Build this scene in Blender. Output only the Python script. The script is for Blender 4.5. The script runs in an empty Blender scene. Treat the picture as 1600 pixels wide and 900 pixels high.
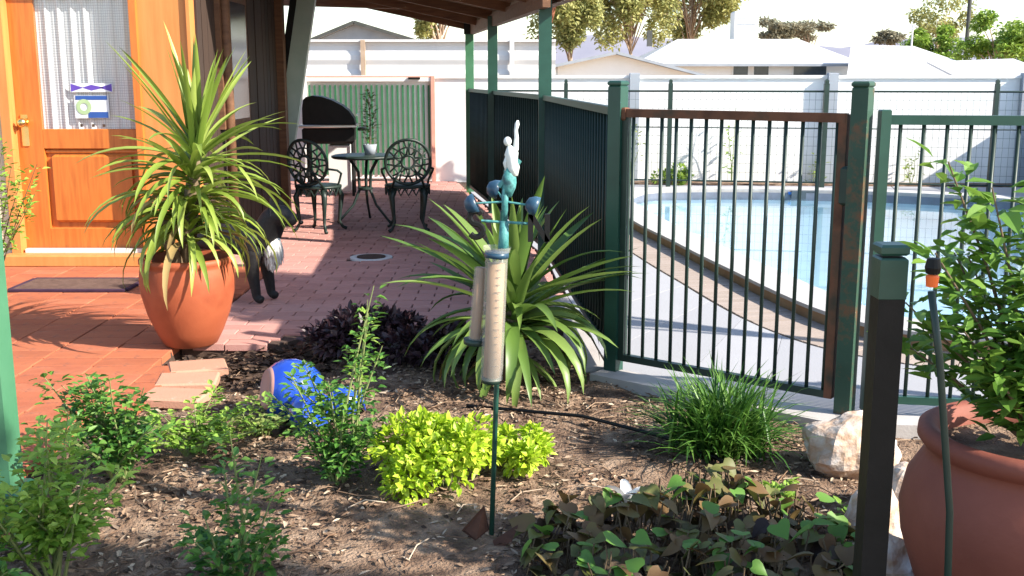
import bpy, math, random
from mathutils import Vector, Matrix, Euler
random.seed(7)
SC = bpy.context.scene
COL = SC.collection
rad = math.radians
U = random.uniform

# ------------------------------------------------------------------ camera, sky, sun, exposure
FPX, CAM_H = 1700.0, 1.42
PITCH = math.atan(330 / FPX)
cam_d = bpy.data.cameras.new('camera'); cam = bpy.data.objects.new('camera', cam_d); COL.objects.link(cam)
cam.location = (0, 0, CAM_H); cam.rotation_euler = (rad(90) - PITCH, 0, 0)
cam_d.sensor_width = 36; cam_d.lens = 36 * FPX / 1600
cam_d.clip_start = 0.05; cam_d.clip_end = 3000
SC.camera = cam
SUN_H = Vector((0.92, -0.39, 0)).normalized(); SUN_E = rad(33)
SUN_D = Vector((SUN_H.x * math.cos(SUN_E), SUN_H.y * math.cos(SUN_E), math.sin(SUN_E)))
world = bpy.data.worlds.new('World'); SC.world = world; world.use_nodes = True
wn = world.node_tree.nodes; wl = world.node_tree.links
sky = wn.new('ShaderNodeTexSky'); sky.sky_type = 'NISHITA'; sky.sun_disc = False
sky.sun_elevation = SUN_E; sky.sun_rotation = math.atan2(SUN_H.x, SUN_H.y)
sky.dust_density = 0.7; sky.air_density = 1.0; sky.ozone_density = 1.0
wl.new(sky.outputs[0], wn['Background'].inputs[0]); wn['Background'].inputs[1].default_value = 0.14
sun_l = bpy.data.lights.new('sun', 'SUN'); sun_l.energy = 5.0; sun_l.angle = rad(0.55); sun_l.color = (1.0, 0.93, 0.82)
sun = bpy.data.objects.new('sun', sun_l); COL.objects.link(sun)
sun.rotation_euler = SUN_D.to_track_quat('Z', 'Y').to_euler(); sun.location = (6, -4, 6)
SC.view_settings.view_transform = 'Standard'; SC.view_settings.look = 'None'
SC.view_settings.gamma = 1; SC.view_settings.exposure = 1.25

# ------------------------------------------------------------------ helpers
def at(px, py, y):
    """photo pixel -> world point on the vertical plane at distance y"""
    a = (px - 800) / FPX; b = (450 - py) / FPX
    d = Vector((a, math.cos(PITCH) + b * math.sin(PITCH), -math.sin(PITCH) + b * math.cos(PITCH)))
    t = y / d.y
    return Vector((d.x * t, y, CAM_H + d.z * t))

class MB:
    def __init__(s): s.v = []; s.f = []; s.t = []
    def add(s, vs, fs, t=None):
        o = len(s.v); s.v += [tuple(x) for x in vs]; s.f += [tuple(i + o for i in f) for f in fs]
        s.t += [U(0, 1) if t is None else t] * len(vs)
        return s
    def box(s, c, d, rz=0, M=None, bev=0):
        x, y, z = d[0] / 2, d[1] / 2, d[2] / 2
        if bev:
            b = min(bev, x * .9, y * .9, z * .9)
            vs = []
            for zz, i in ((-z, b), (-z + b, 0), (z - b, 0), (z, b)):
                vs += [(-x + i, -y + i, zz), (x - i, -y + i, zz), (x - i, y - i, zz), (-x + i, y - i, zz)]
            fs = [(3, 2, 1, 0), (12, 13, 14, 15)]
            for k in range(3):
                for j in range(4):
                    fs.append((k * 4 + j, k * 4 + (j + 1) % 4, k * 4 + 4 + (j + 1) % 4, k * 4 + 4 + j))
        else:
            vs = [(-x, -y, -z), (x, -y, -z), (x, y, -z), (-x, y, -z), (-x, -y, z), (x, -y, z), (x, y, z), (-x, y, z)]
            fs = [(3, 2, 1, 0), (4, 5, 6, 7), (0, 1, 5, 4), (1, 2, 6, 5), (2, 3, 7, 6), (3, 0, 4, 7)]
        R = M if M is not None else Matrix.Rotation(rz, 3, 'Z')
        return s.add([Vector(c) + R @ Vector(v) for v in vs], fs)
    def bar(s, p0, p1, w, h, up=(0, 0, 1)):
        """rectangular bar from p0 to p1, w across, h along up"""
        p0 = Vector(p0); p1 = Vector(p1); d = (p1 - p0); L = d.length; d.normalize()
        a = Vector(up).cross(d)
        if a.length < 1e-4: a = Vector((1, 0, 0))
        a.normalize(); b = d.cross(a)
        M = Matrix((a, d, b)).transposed()
        return s.box((p0 + p1) / 2, (w, L, h), M=M)
    def tube(s, pts, rs, n=8, caps=True):
        pts = [Vector(p) for p in pts]
        if not hasattr(rs, '__len__'): rs = [rs] * len(pts)
        vs = []; fs = []; ref = None
        for i, p in enumerate(pts):
            d = (pts[min(i + 1, len(pts) - 1)] - pts[max(i - 1, 0)]).normalized()
            if ref is None:
                ref = Vector((1, 0, 0)) if abs(d.x) < .9 else Vector((0, 1, 0))
            a = (ref - d * ref.dot(d)).normalized(); ref = a; b = d.cross(a)
            for k in range(n):
                th = 2 * math.pi * k / n
                vs.append(p + (a * math.cos(th) + b * math.sin(th)) * rs[i])
        for i in range(len(pts) - 1):
            for k in range(n):
                fs.append((i * n + k, i * n + (k + 1) % n, (i + 1) * n + (k + 1) % n, (i + 1) * n + k))
        if caps: fs += [tuple(range(n - 1, -1, -1)), tuple(range((len(pts) - 1) * n, len(pts) * n))]
        return s.add(vs, fs)
    def lathe(s, prof, n=32, c=(0, 0, 0), wob=0, M=None):
        vs = []; fs = []
        for r, z in prof:
            for k in range(n):
                th = 2 * math.pi * k / n
                v = Vector((r * math.cos(th), r * math.sin(th), z))
                if M is not None: v = M @ v
                vs.append(v + Vector(c))
        for i in range(len(prof) - 1):
            for k in range(n):
                fs.append((i * n + k, i * n + (k + 1) % n, (i + 1) * n + (k + 1) % n, (i + 1) * n + k))
        return s.add(vs, fs)
    def blob(s, c, r, n=10, m=7, jit=.0, M=None):
        vs = [(0, 0, -1)]; fs = []
        for i in range(1, m):
            ph = -math.pi / 2 + math.pi * i / m
            for k in range(n):
                th = 2 * math.pi * k / n
                vs.append((math.cos(ph) * math.cos(th), math.cos(ph) * math.sin(th), math.sin(ph)))
        vs.append((0, 0, 1)); e = len(vs) - 1
        for k in range(n): fs.append((0, 1 + (k + 1) % n, 1 + k)); fs.append((e, e - n + k, e - n + (k + 1) % n))
        for i in range(m - 2):
            for k in range(n):
                a = 1 + i * n
                fs.append((a + k, a + (k + 1) % n, a + n + (k + 1) % n, a + n + k))
        out = []
        for v in vs:
            j = 1 + U(-jit, jit)
            w = Vector((v[0] * r[0] * j, v[1] * r[1] * j, v[2] * r[2] * j))
            if M is not None: w = M @ w
            out.append(Vector(c) + w)
        return s.add(out, fs)
    def leaf(s, p, d, n, L, W, fold=.25, curl=.0, t=None):
        """folded pointed leaf at p along d, facing n"""
        d = d.normalized(); a = d.cross(n)
        if a.length < 1e-4: a = Vector((1, 0, 0))
        a.normalize(); n = a.cross(d).normalized()
        h = W * .5
        up = n * (h * fold * 2)
        c1 = p + d * L * .33; c2 = p + d * L * .7 - n * L * curl * .4; tip = p + d * L - n * L * curl
        vs = [p, c1, c2, tip, c1 + a * h + up, c2 + a * h * .7 + up * .7, c1 - a * h + up, c2 - a * h * .7 + up * .7]
        return s.add(vs, [(0, 1, 4), (1, 2, 5, 4), (2, 3, 5), (0, 6, 1), (1, 6, 7, 2), (2, 7, 3)], t)
    def mesh(s, name, mat, smooth=False):
        me = bpy.data.meshes.new(name); me.from_pydata(s.v, [], s.f)
        at_ = me.attributes.new('tint', 'FLOAT', 'POINT'); at_.data.foreach_set('value', s.t)
        if mat is not None: me.materials.append(mat)
        if smooth: me.polygons.foreach_set('use_smooth', [True] * len(s.f))
        me.update(); return me
    def build(s, name, mat, parent=None, smooth=False, loc=None, kind=None):
        return put(name, s.mesh(name, mat, smooth), parent, loc, kind=kind)

def put(name, me, parent=None, loc=None, rot=None, scale=None, kind=None):
    o = bpy.data.objects.new(name, me); COL.objects.link(o)
    if parent is not None: o.parent = parent
    if loc is not None: o.location = loc
    if rot is not None: o.rotation_euler = rot
    if scale is not None: o.scale = scale if hasattr(scale, '__len__') else (scale,) * 3
    if kind: o['kind'] = kind
    return o
def tag(o, label, cat, group=None):
    o['label'] = label; o['category'] = cat
    if group: o['group'] = group
    return o
def thing(name, label, cat, loc=(0, 0, 0), rz=0, group=None):
    o = put(name, None, None, loc, (0, 0, rz)); o.empty_display_size = .1
    return tag(o, label, cat, group)
def struct(o): o['kind'] = 'structure'; return o

# ------------------------------------------------------------------ materials
MATS = {}
def mat(name, cols, rough=.7, scale=6, bump=0, bscale=40, src='noise', metal=0, spec=.4, trans=0, dist=.004, contrast=(.3, .7), coat=0, stretch=None, wear=None):
    """cols: list of colours along a ramp driven by noise / per-leaf tint / per-object random"""
    if name in MATS: return MATS[name]
    m = bpy.data.materials.new(name); m.use_nodes = True; N = m.node_tree.nodes; Lk = m.node_tree.links
    b = N['Principled BSDF']; b.inputs['Roughness'].default_value = rough; b.inputs['Metallic'].default_value = metal
    b.inputs['Specular IOR Level'].default_value = spec
    if coat: b.inputs['Coat Weight'].default_value = coat; b.inputs['Coat Roughness'].default_value = .08
    co = N.new('ShaderNodeTexCoord')
    vec = co.outputs['Object']
    if stretch:
        mp = N.new('ShaderNodeMapping'); mp.inputs['Scale'].default_value = stretch; Lk.new(vec, mp.inputs[0]); vec = mp.outputs[0]
    nz = N.new('ShaderNodeTexNoise'); nz.inputs['Scale'].default_value = scale; nz.inputs['Detail'].default_value = 6; Lk.new(vec, nz.inputs['Vector'])
    if src == 'noise': fac = nz.outputs['Fac']
    elif src == 'tint':
        a = N.new('ShaderNodeAttribute'); a.attribute_name = 'tint'; fac = a.outputs['Fac']
    else:
        oi = N.new('ShaderNodeObjectInfo'); mx = N.new('ShaderNodeMix'); mx.data_type = 'FLOAT'; mx.inputs[0].default_value = .4
        Lk.new(oi.outputs['Random'], mx.inputs[2]); Lk.new(nz.outputs['Fac'], mx.inputs[3]); fac = mx.outputs[0]
    rp = N.new('ShaderNodeValToRGB'); e = rp.color_ramp.elements
    lo, hi = contrast if src == 'noise' else (.05, .95)
    while len(e) < len(cols): e.new(.5)
    for i, c in enumerate(cols):
        e[i].position = lo + (hi - lo) * (i / max(1, len(cols) - 1)); e[i].color = (*c, 1)
    Lk.new(fac, rp.inputs[0]); out = rp.outputs[0]
    if wear:
        wc, wsc, w0 = wear
        n3 = N.new('ShaderNodeTexNoise'); n3.inputs['Scale'].default_value = wsc; n3.inputs['Detail'].default_value = 8; n3.inputs['Roughness'].default_value = .7; Lk.new(vec, n3.inputs['Vector'])
        r3 = N.new('ShaderNodeValToRGB'); r3.color_ramp.elements[0].position = w0; r3.color_ramp.elements[1].position = min(1, w0 + .12); Lk.new(n3.outputs['Fac'], r3.inputs[0])
        mm = N.new('ShaderNodeMix'); mm.data_type = 'RGBA'; Lk.new(r3.outputs[0], mm.inputs[0]); Lk.new(out, mm.inputs[6]); mm.inputs[7].default_value = (*wc, 1); out = mm.outputs[2]
    Lk.new(out, b.inputs['Base Color'])
    if bump:
        n2 = N.new('ShaderNodeTexNoise'); n2.inputs['Scale'].default_value = bscale; n2.inputs['Detail'].default_value = 8; Lk.new(vec, n2.inputs['Vector'])
        bp = N.new('ShaderNodeBump'); bp.inputs['Strength'].default_value = bump; bp.inputs['Distance'].default_value = dist
        Lk.new(n2.outputs['Fac'], bp.inputs['Height']); Lk.new(bp.outputs[0], b.inputs['Normal'])
    if trans:
        t = N.new('ShaderNodeBsdfTranslucent'); Lk.new(out, t.inputs[0]); ms = N.new('ShaderNodeMixShader'); ms.inputs[0].default_value = trans
        Lk.new(b.outputs[0], ms.inputs[1]); Lk.new(t.outputs[0], ms.inputs[2]); Lk.new(ms.outputs[0], N['Material Output'].inputs[0])
    MATS[name] = m; return m

RUST = (.16, .06, .025)
M_brick = mat('clay_brick', [(.36, .17, .14), (.50, .26, .22), (.43, .21, .175)], .85, 30, .5, 160, 'obj')
M_brick_j = mat('clay_brick_joined', [(.36, .17, .14), (.50, .26, .22), (.43, .21, .175)], .85, 30, .5, 160, 'tint')
M_paver = mat('terracotta_paver', [(.24, .068, .034), (.42, .13, .06), (.35, .10, .048), (.52, .19, .10)], .7, 9, .6, 120, 'obj', wear=((.20, .085, .058), 7, .56))
M_edge = mat('salmon_paver', [(.40, .19, .12), (.52, .28, .19)], .85, 12, .5, 90, 'obj', wear=((.56, .46, .38), 8, .62))
M_mortar = mat('joint_sand', [(.05, .03, .022), (.09, .055, .04)], .95, 60, .6, 200)
M_soil = mat('garden_soil', [(.065, .036, .022), (.20, .125, .08), (.34, .235, .16)], .95, 9, 1, 90, dist=.02, contrast=(.32, .68))
M_litter = mat('mulch_litter', [(.035, .02, .013), (.18, .105, .062), (.35, .24, .155), (.12, .065, .04), (.50, .39, .28)], .9, src='tint', trans=.05)
M_ground = mat('dry_ground', [(.30, .20, .13), (.40, .29, .20)], .95, .6, .4, 5)
M_conc = mat('pool_concrete', [(.36, .33, .31), (.46, .43, .41)], .85, 5, .35, 90)
M_conc_o = mat('pool_slab', [(.30, .30, .32), (.37, .37, .39)], .85, 5, .35, 90, 'obj')
M_border = mat('pool_border_tile', [(.30, .24, .20), (.38, .31, .27)], .8, 8, .3, 90, 'obj')
M_coping = mat('coping_top', [(.40, .385, .37), (.47, .455, .44)], .75, 12, .3, 120)
M_coping_f = mat('coping_face', [(.30, .17, .09), (.40, .25, .14)], .85, 8, .3, 60)
M_poolin = mat('pool_lining', [(.55, .72, .82), (.62, .78, .86)], .5, 4)
M_tileband = mat('waterline_tile', [(.13, .15, .19), (.18, .20, .25)], .4, 9)
M_green = mat('green_paint', [(.010, .050, .035), (.017, .072, .05)], .42, 7, .1, 60, spec=.5, wear=((.04, .11, .08), 9, .68))
M_greenR = mat('green_paint_rusty', [(.02, .055, .035), (.03, .075, .05)], .55, 7, .25, 60, wear=(RUST, 5, .5))
M_rustr = mat('rusty_rail', [(.075, .03, .015), (.15, .06, .03), (.05, .04, .025)], .75, 8, .4, 70)
M_bar = mat('dark_green_bar', [(.012, .028, .022), (.02, .042, .032)], .45, 9, .1, 60)
M_mint = mat('pale_green_paint', [(.05, .165, .085), (.075, .21, .115)], .45, 5, .15, 50, wear=((.03, .09, .06), 7, .66))
M_black = mat('black_paint', [(.006, .007, .007), (.012, .012, .012)], .5, 12, .15, 60, spec=.2)
M_iron = mat('cast_iron', [(.010, .020, .016), (.02, .035, .028)], .45, 20, .3, 80)
M_orange = mat('stained_timber', [(.42, .105, .016), (.54, .16, .028), (.37, .085, .013)], .42, 3.5, .2, 30, stretch=(6, 6, .5), coat=.25, contrast=(.25, .75))
M_orange2 = mat('pale_stained_timber', [(.52, .19, .05), (.60, .25, .075)], .45, 3.5, .15, 30, stretch=(6, 6, .5))
M_cream = mat('cream_paint', [(.60, .50, .34), (.68, .58, .42)], .6, 4)
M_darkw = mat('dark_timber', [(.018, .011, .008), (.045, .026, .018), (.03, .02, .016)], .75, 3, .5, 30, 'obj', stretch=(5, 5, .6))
M_brownw = mat('brown_timber', [(.10, .045, .022), (.18, .085, .04)], .7, 4, .4, 30, stretch=(1, 8, 8))
M_roofu = mat('roof_underside', [(.20, .13, .08), (.28, .19, .12)], .6, 3, .1, 30)
M_white = mat('white_paint', [(.78, .77, .74), (.82, .81, .79)], .7, 2, .2, 20)
M_whitem = mat('pale_metal_sheet', [(.58, .57, .56), (.66, .65, .64)], .45, 1.5, .1, 10)
M_grey = mat('grey_cladding', [(.25, .28, .32), (.31, .34, .38)], .8, 2)
M_darkroof = mat('dark_roof_edge', [(.04, .045, .04), (.07, .07, .065)], .7, 3)
M_terr = mat('terracotta', [(.25, .052, .02), (.36, .09, .036), (.30, .068, .027)], .6, 5, .25, 45, wear=((.46, .27, .18), 4, .66), contrast=(.25, .75))
M_terr2 = mat('dusky_terracotta', [(.16, .042, .026), (.235, .07, .044)], .7, 4, .3, 50, wear=((.30, .17, .13), 5, .63))
M_blue = mat('blue_glaze', [(.012, .05, .36), (.02, .085, .52)], .12, 5, .05, 20, spec=.6, coat=.6)
M_pinkclay = mat('unglazed_clay', [(.42, .20, .17), (.5, .27, .22)], .8, 8, .2, 60)
M_rock = mat('quartz_rock', [(.62, .56, .50), (.42, .28, .19), (.70, .66, .62)], .85, 7, .9, 30, dist=.012, contrast=(.3, .65))
M_leafy = mat('yucca_leaf', [(.13, .21, .03), (.25, .34, .05), (.42, .50, .13)], .42, 3, 0, src='obj', trans=.3, spec=.5)
M_leafd = mat('yucca_leaf_deep', [(.06, .13, .025), (.12, .21, .04), (.24, .33, .08)], .42, 3, 0, src='obj', trans=.3, spec=.5)
M_dry = mat('dry_leaf', [(.28, .19, .07), (.40, .30, .12)], .7, 3, 0, src='obj', trans=.25)
M_lime = mat('lime_leaf', [(.26, .42, .015), (.42, .58, .03), (.60, .70, .08)], .45, src='tint', trans=.35)
M_rose = mat('rose_leaf', [(.03, .10, .02), (.07, .19, .03), (.16, .30, .05)], .4, src='tint', trans=.3)
M_rosey = mat('young_leaf', [(.12, .26, .03), (.22, .38, .05), (.34, .48, .09)], .42, src='tint', trans=.35)
M_ctr = mat('low_leaf', [(.10, .17, .03), (.20, .28, .06), (.30, .34, .11)], .6, src='tint', trans=.3)
M_mondo = mat('strappy_grass', [(.03, .09, .012), (.07, .18, .025), (.15, .28, .05)], .4, src='tint', trans=.3)
M_purple = mat('purple_leaf', [(.020, .010, .014), (.05, .022, .03), (.09, .05, .05)], .45, src='tint', trans=.15)
M_vined = mat('dark_vine_leaf', [(.10, .045, .02), (.16, .095, .035), (.10, .11, .025), (.17, .18, .045)], .55, 12, 0, src='obj', trans=.2)
M_vineg = mat('green_vine_leaf', [(.08, .20, .03), (.17, .32, .05)], .5, 12, 0, src='obj', trans=.3)
M_potshrub = mat('shrub_leaf', [(.08, .19, .025), (.15, .29, .045), (.27, .42, .08)], .42, 4, 0, src='obj', trans=.35)
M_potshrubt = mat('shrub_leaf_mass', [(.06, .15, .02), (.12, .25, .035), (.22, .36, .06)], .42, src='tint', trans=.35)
M_stem = mat('woody_stem', [(.10, .065, .035), (.17, .12, .07)], .85, 20, .5, 60)
M_gstem = mat('green_stem', [(.12, .17, .05), (.20, .22, .08)], .7, 20)
M_trunk = mat('gum_bark', [(.32, .22, .15), (.45, .34, .25)], .9, 4, .5, 20)
M_redtrunk = mat('red_bark', [(.26, .09, .05), (.36, .14, .08)], .9, 4, .5, 20)
M_euc = mat('gum_leaf', [(.22, .24, .08), (.36, .36, .12), (.50, .47, .18)], .6, src='tint', trans=.35)
M_euc2 = mat('hazy_leaf', [(.20, .19, .13), (.30, .27, .18)], .7, src='tint', trans=.3)
M_bright = mat('bright_leaf', [(.12, .22, .03), (.24, .37, .05), (.36, .48, .09)], .5, src='tint', trans=.35)
M_hill = mat('far_hill', [(.20, .20, .25), (.26, .25, .29)], .95, .05)
M_glassd = mat('dark_window', [(.03, .045, .06), (.05, .07, .09)], .12, 3, spec=.6)
M_brass = mat('brass', [(.75, .55, .20), (.85, .66, .30)], .25, 8, metal=1)
M_mat = mat('door_mat', [(.10, .055, .04), (.17, .10, .075)], .98, 30, .9, 200, dist=.01)
M_matp = mat('mat_border', [(.03, .012, .03), (.05, .02, .045)], .95, 30, .6, 200)
M_verd = mat('verdigris', [(.03, .16, .16), (.08, .28, .27), (.02, .07, .08)], .55, 40, .3, 90)
M_cup = mat('dark_blue_cup', [(.02, .05, .09), (.03, .08, .13)], .35, 20)
M_rustp = mat('rusted_plate', [(.05, .022, .014), (.11, .045, .025)], .9, 20, .5, 90)
M_bird = mat('white_figure', [(.60, .66, .62), (.74, .77, .74)], .6, 30)
M_card = mat('gauge_card', [(.30, .175, .095), (.40, .26, .16)], .6, 14)
M_ink = mat('dark_ink', [(.05, .03, .02), (.09, .05, .03)], .7, 10)
M_pinkr = mat('salmon_rail', [(.55, .25, .19), (.62, .31, .24)], .6, 10)
M_slatg = mat('green_slat', [(.03, .13, .06), (.045, .17, .08)], .45, 5)
M_strut = mat('pale_green_steel', [(.30, .40, .35), (.38, .47, .42)], .4, 5, .1, 30)
M_dog = mat('black_fur', [(.006, .006, .007), (.016, .015, .015)], .6, 60, .8, 220)
M_dogw = mat('white_fur', [(.62, .59, .55), (.72, .70, .66)], .8, 60, .8, 220)
M_shade = mat('shade_cloth', [(.012, .024, .020), (.030, .060, .046), (.05, .10, .075)], .7, 4, .4, 300, stretch=(30, 30, .5))
M_orangep = mat('orange_plastic', [(.75, .12, .02), (.8, .16, .03)], .4, 10)
M_chrome = mat('pewter', [(.55, .54, .52), (.62, .61, .6)], .3, 10, metal=1)
M_cabinet = mat('cabinet_white', [(.60, .60, .58), (.68, .68, .66)], .5, 4)
M_sticker_b = mat('sticker_blue', [(.02, .07, .26), (.03, .09, .32)], .5, 10)
M_sticker_p = mat('sticker_purple', [(.10, .05, .34), (.12, .07, .40)], .5, 10)
M_sticker_g = mat('sticker_green', [(.30, .42, .22), (.38, .50, .28)], .5, 10)
M_sticker_w = mat('sticker_white', [(.62, .66, .68), (.7, .72, .74)], .5, 10)
M_bluep = mat('blue_plastic', [(.02, .16, .55), (.03, .2, .62)], .4, 10)

def special(name, build):
    m = bpy.data.materials.new(name); m.use_nodes = True; build(m, m.node_tree.nodes, m.node_tree.links); return m
def _water(m, N, L):
    b = N['Principled BSDF']; b.inputs['Base Color'].default_value = (.75, .92, 1, 1); b.inputs['Roughness'].default_value = .02
    b.inputs['IOR'].default_value = 1.33; b.inputs['Transmission Weight'].default_value = 1
    n = N.new('ShaderNodeTexNoise'); n.inputs['Scale'].default_value = 2.2; n.inputs['Detail'].default_value = 3
    bp = N.new('ShaderNodeBump'); bp.inputs['Strength'].default_value = .08; bp.inputs['Distance'].default_value = .012
    L.new(n.outputs['Fac'], bp.inputs['Height']); L.new(bp.outputs[0], b.inputs['Normal'])
M_water = special('pool_water', _water)
def _glass(m, N, L):
    g = N.new('ShaderNodeBsdfGlossy'); g.inputs['Roughness'].default_value = .04
    t = N.new('ShaderNodeBsdfTransparent'); t.inputs[0].default_value = (.93, .95, .95, 1)
    ms = N.new('ShaderNodeMixShader'); ms.inputs[0].default_value = .06; L.new(t.outputs[0], ms.inputs[1]); L.new(g.outputs[0], ms.inputs[2])
    L.new(ms.outputs[0], N['Material Output'].inputs[0])
M_glass = special('clear_glass', _glass)
def _plastic(m, N, L):
    b = N['Principled BSDF']; b.inputs['Base Color'].default_value = (.80, .77, .70, 1); b.inputs['Roughness'].default_value = .25
    t = N.new('ShaderNodeBsdfTransparent'); t.inputs[0].default_value = (.92, .9, .85, 1)
    ms = N.new('ShaderNodeMixShader'); ms.inputs[0].default_value = .80
    L.new(b.outputs[0], ms.inputs[1]); L.new(t.outputs[0], ms.inputs[2]); L.new(ms.outputs[0], N['Material Output'].inputs[0])
M_plastic = special('cloudy_plastic', _plastic)
def _lace(m, N, L):
    b = N['Principled BSDF']; b.inputs['Roughness'].default_value = .9
    co = N.new('ShaderNodeTexCoord')
    w1 = N.new('ShaderNodeTexWave'); w1.bands_direction = 'Z'; w1.inputs['Scale'].default_value = 16; w1.inputs['Distortion'].default_value = 1.2
    w2 = N.new('ShaderNodeTexWave'); w2.bands_direction = 'X'; w2.inputs['Scale'].default_value = 18; w2.inputs['Distortion'].default_value = .6
    mu = N.new('ShaderNodeMath'); mu.operation = 'MULTIPLY'
    for w in (w1, w2): L.new(co.outputs['Object'], w.inputs['Vector'])
    L.new(w1.outputs['Fac'], mu.inputs[0]); L.new(w2.outputs['Fac'], mu.inputs[1])
    r = N.new('ShaderNodeValToRGB'); r.color_ramp.elements[0].color = (.58, .54, .57, 1); r.color_ramp.elements[1].color = (.86, .83, .83, 1)
    r.color_ramp.elements[1].position = .25
    L.new(mu.outputs[0], r.inputs[0]); L.new(r.outputs[0], b.inputs['Base Color'])
M_lace = special('lace_curtain', _lace)

# ------------------------------------------------------------------ plan of the fence line and pool
PL = Vector((.495, 5.15, 0)); PR = Vector((1.414, 4.45, 0))        # gate posts
P_A = Vector((.258, 8.67, 0)); P_B = Vector((-.20, 11.5, 0)); P_C = Vector((-.52, 13.64, 0))   # roof posts
def fence_x(y):
    if y < P_A.y: t = (y - PL.y) / (P_A.y - PL.y); return PL.x + (P_A.x - PL.x) * t
    t = (y - P_A.y) / (P_C.y - P_A.y); return P_A.x + (P_C.x - P_A.x) * t
def wall_y(x): return 15.45 - .075 * (x + 5)

# ------------------------------------------------------------------ ground sheets
g = MB()
n = 24; rs = [0, 8, 20, 60, 200, 900]
g.add([(0, 5, -.16)], [])
for r in rs[1:]:
    g.add([(r * math.cos(2 * math.pi * k / n), 5 + r * math.sin(2 * math.pi * k / n), -.16) for k in range(n)], [])
for k in range(n): g.f.append((0, 1 + k, 1 + (k + 1) % n))
for i in range(len(rs) - 2):
    for k in range(n): g.f.append((1 + i * n + k, 1 + (i + 1) * n + k, 1 + (i + 1) * n + (k + 1) % n, 1 + i * n + (k + 1) % n))
ground_me = g.mesh('ground', M_ground)
# cut the pool pit out by replacing the central disc: the pool lies right of x=1, the disc is lowered there
struct(put('ground', ground_me))
for v in ground_me.vertices:
    if (v.co.x ** 2 + (v.co.y - 5) ** 2) < 25 ** 2: v.co.z = -1.9   # lowered under the terrace, garden and pool

# garden bed: outline of the soil
BED = [(-1.60, 1.2), (-1.60, 3.35), (-1.78, 4.5), (-1.62, 4.7), (-1.60, 5.1), (-1.80, 5.45), (-1.28, 5.74), (-1.03, 6.08), (-.3, 6.12), (.36, 6.0), (.47, 5.2), (1.40, 4.42), (2.6, 4.3), (2.6, 1.2)]
def inside(x, y, poly):
    c = False; j = len(poly) - 1
    for i in range(len(poly)):
        xi, yi = poly[i]; xj, yj = poly[j]
        if (yi > y) != (yj > y) and x < (xj - xi) * (y - yi) / (yj - yi) + xi: c = not c
        j = i
    return c
from mathutils import noise as NZ
def soil_z(x, y):
    return -.045 + .03 * NZ.noise((x * 1.3, y * 1.3, 1)) + .016 * NZ.noise((x * 5, y * 5, 4)) + .010 * NZ.noise((x * 14, y * 14, 9)) + .03 * math.exp(-((x + .3) ** 2 + (y - 4.4) ** 2))
s_ = MB(); nx, ny = 170, 190
x0, x1, y0, y1 = -2.1, 2.7, 1.0, 6.3
vs = []
for j in range(ny):
    for i in range(nx):
        x = x0 + (x1 - x0) * i / (nx - 1); y = y0 + (y1 - y0) * j / (ny - 1)
        z = soil_z(x, y) if inside(x, y, BED) else -.085
        vs.append((x, y, z))
s_.add(vs, [(j * nx + i, j * nx + i + 1, (j + 1) * nx + i + 1, (j + 1) * nx + i) for j in range(ny - 1) for i in range(nx - 1)])
struct(s_.build('soil', M_soil, smooth=True))

# scattered bark, dry leaves, twigs
lit = MB()
def chip(x, y, L, W, t, lift=.004):
    z = soil_z(x, y) + lift + U(0, .008)
    a = U(0, 6.28); d = Vector((math.cos(a), math.sin(a), U(-.25, .25))); nn = Vector((U(-.5, .5), U(-.5, .5), 1))
    lit.leaf(Vector((x, y, z)), d, nn, L, W, .2, U(-.2, .2), t)
k = 0
while k < 20000:
    x, y = U(-1.8, 2.4), 2.2 + 3.9 * U(0, 1) ** 1.1
    if not inside(x, y, BED): continue
    k += 1
    dens = NZ.noise((x * 1.7, y * 1.7, 20))
    if dens < -.25 and U(0, 1) < .7: continue
    chip(x, y, U(.012, .045), U(.006, .018), U(0, 1) ** 1.2)
for _ in range(1100):      # dark leaf mulch around the foot of the big pot
    x, y = random.gauss(-1.22, .2), random.gauss(5.35, .2)
    if inside(x, y, BED): chip(x, y, U(.03, .07), U(.02, .04), U(0, .16), .012)
for _ in range(260):
    x, y = U(-1.5, 2), U(2.4, 5.8)
    if inside(x, y, BED):
        a = U(0, 6.28); L = U(.06, .2); z = soil_z(x, y) + .012
        lit.tube([(x, y, z), (x + L * .5 * math.cos(a) + U(-.01, .01), y + L * .5 * math.sin(a), z + U(0, .015)), (x + L * math.cos(a + .2), y + L * math.sin(a + .2), z)], .0022, 4, False)
o = lit.build('leaf_litter', M_litter, kind='stuff'); tag(o, 'bark chips and dry leaves strewn over the garden bed', 'leaf litter')

# ------------------------------------------------------------------ brick patio under the veranda
def paved(name, M_one, M_rest, base_poly, bricks, size, zt, label_piece, ymax_first=300, base_h=.10, rot=0):
    base = MB(); nb = len(base_poly)
    base.add([(x, y, zt - .012) for x, y in base_poly] + [(x, y, zt - base_h) for x, y in base_poly],
             [tuple(range(nb))] + [(i, (i + 1) % nb, nb + (i + 1) % nb, nb + i) for i in range(nb)])
    root = struct(base.build(name, M_mortar))
    bricks.sort(key=lambda b: b[1] * 1.0 + abs(b[0]) * .05)
    protos = []
    for v in range(3):
        p = MB().box((0, 0, -.02), (size[0] - .008, size[1] - .008, .04), bev=.0022 + .0006 * v); protos.append(p.mesh(label_piece, M_one))
    rest = MB()
    for i, (x, y, sx) in enumerate(bricks):
        dz = U(-.0018, .0018); tilt = (U(-.006, .006), U(-.006, .006), rot + U(-.008, .008))
        if i < ymax_first: put(label_piece, random.choice(protos), root, (x, y, zt + dz), tilt, (sx, 1, 1))
        else:
            rest.box((x, y, zt - .02 + dz), (size[0] * sx - .008, size[1] - .008, .04), bev=.004, rz=rot)
    if rest.v: rest.build(label_piece + '_field', M_rest, root, kind='stuff')
    return root
bw, bh = .232, .118
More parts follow.
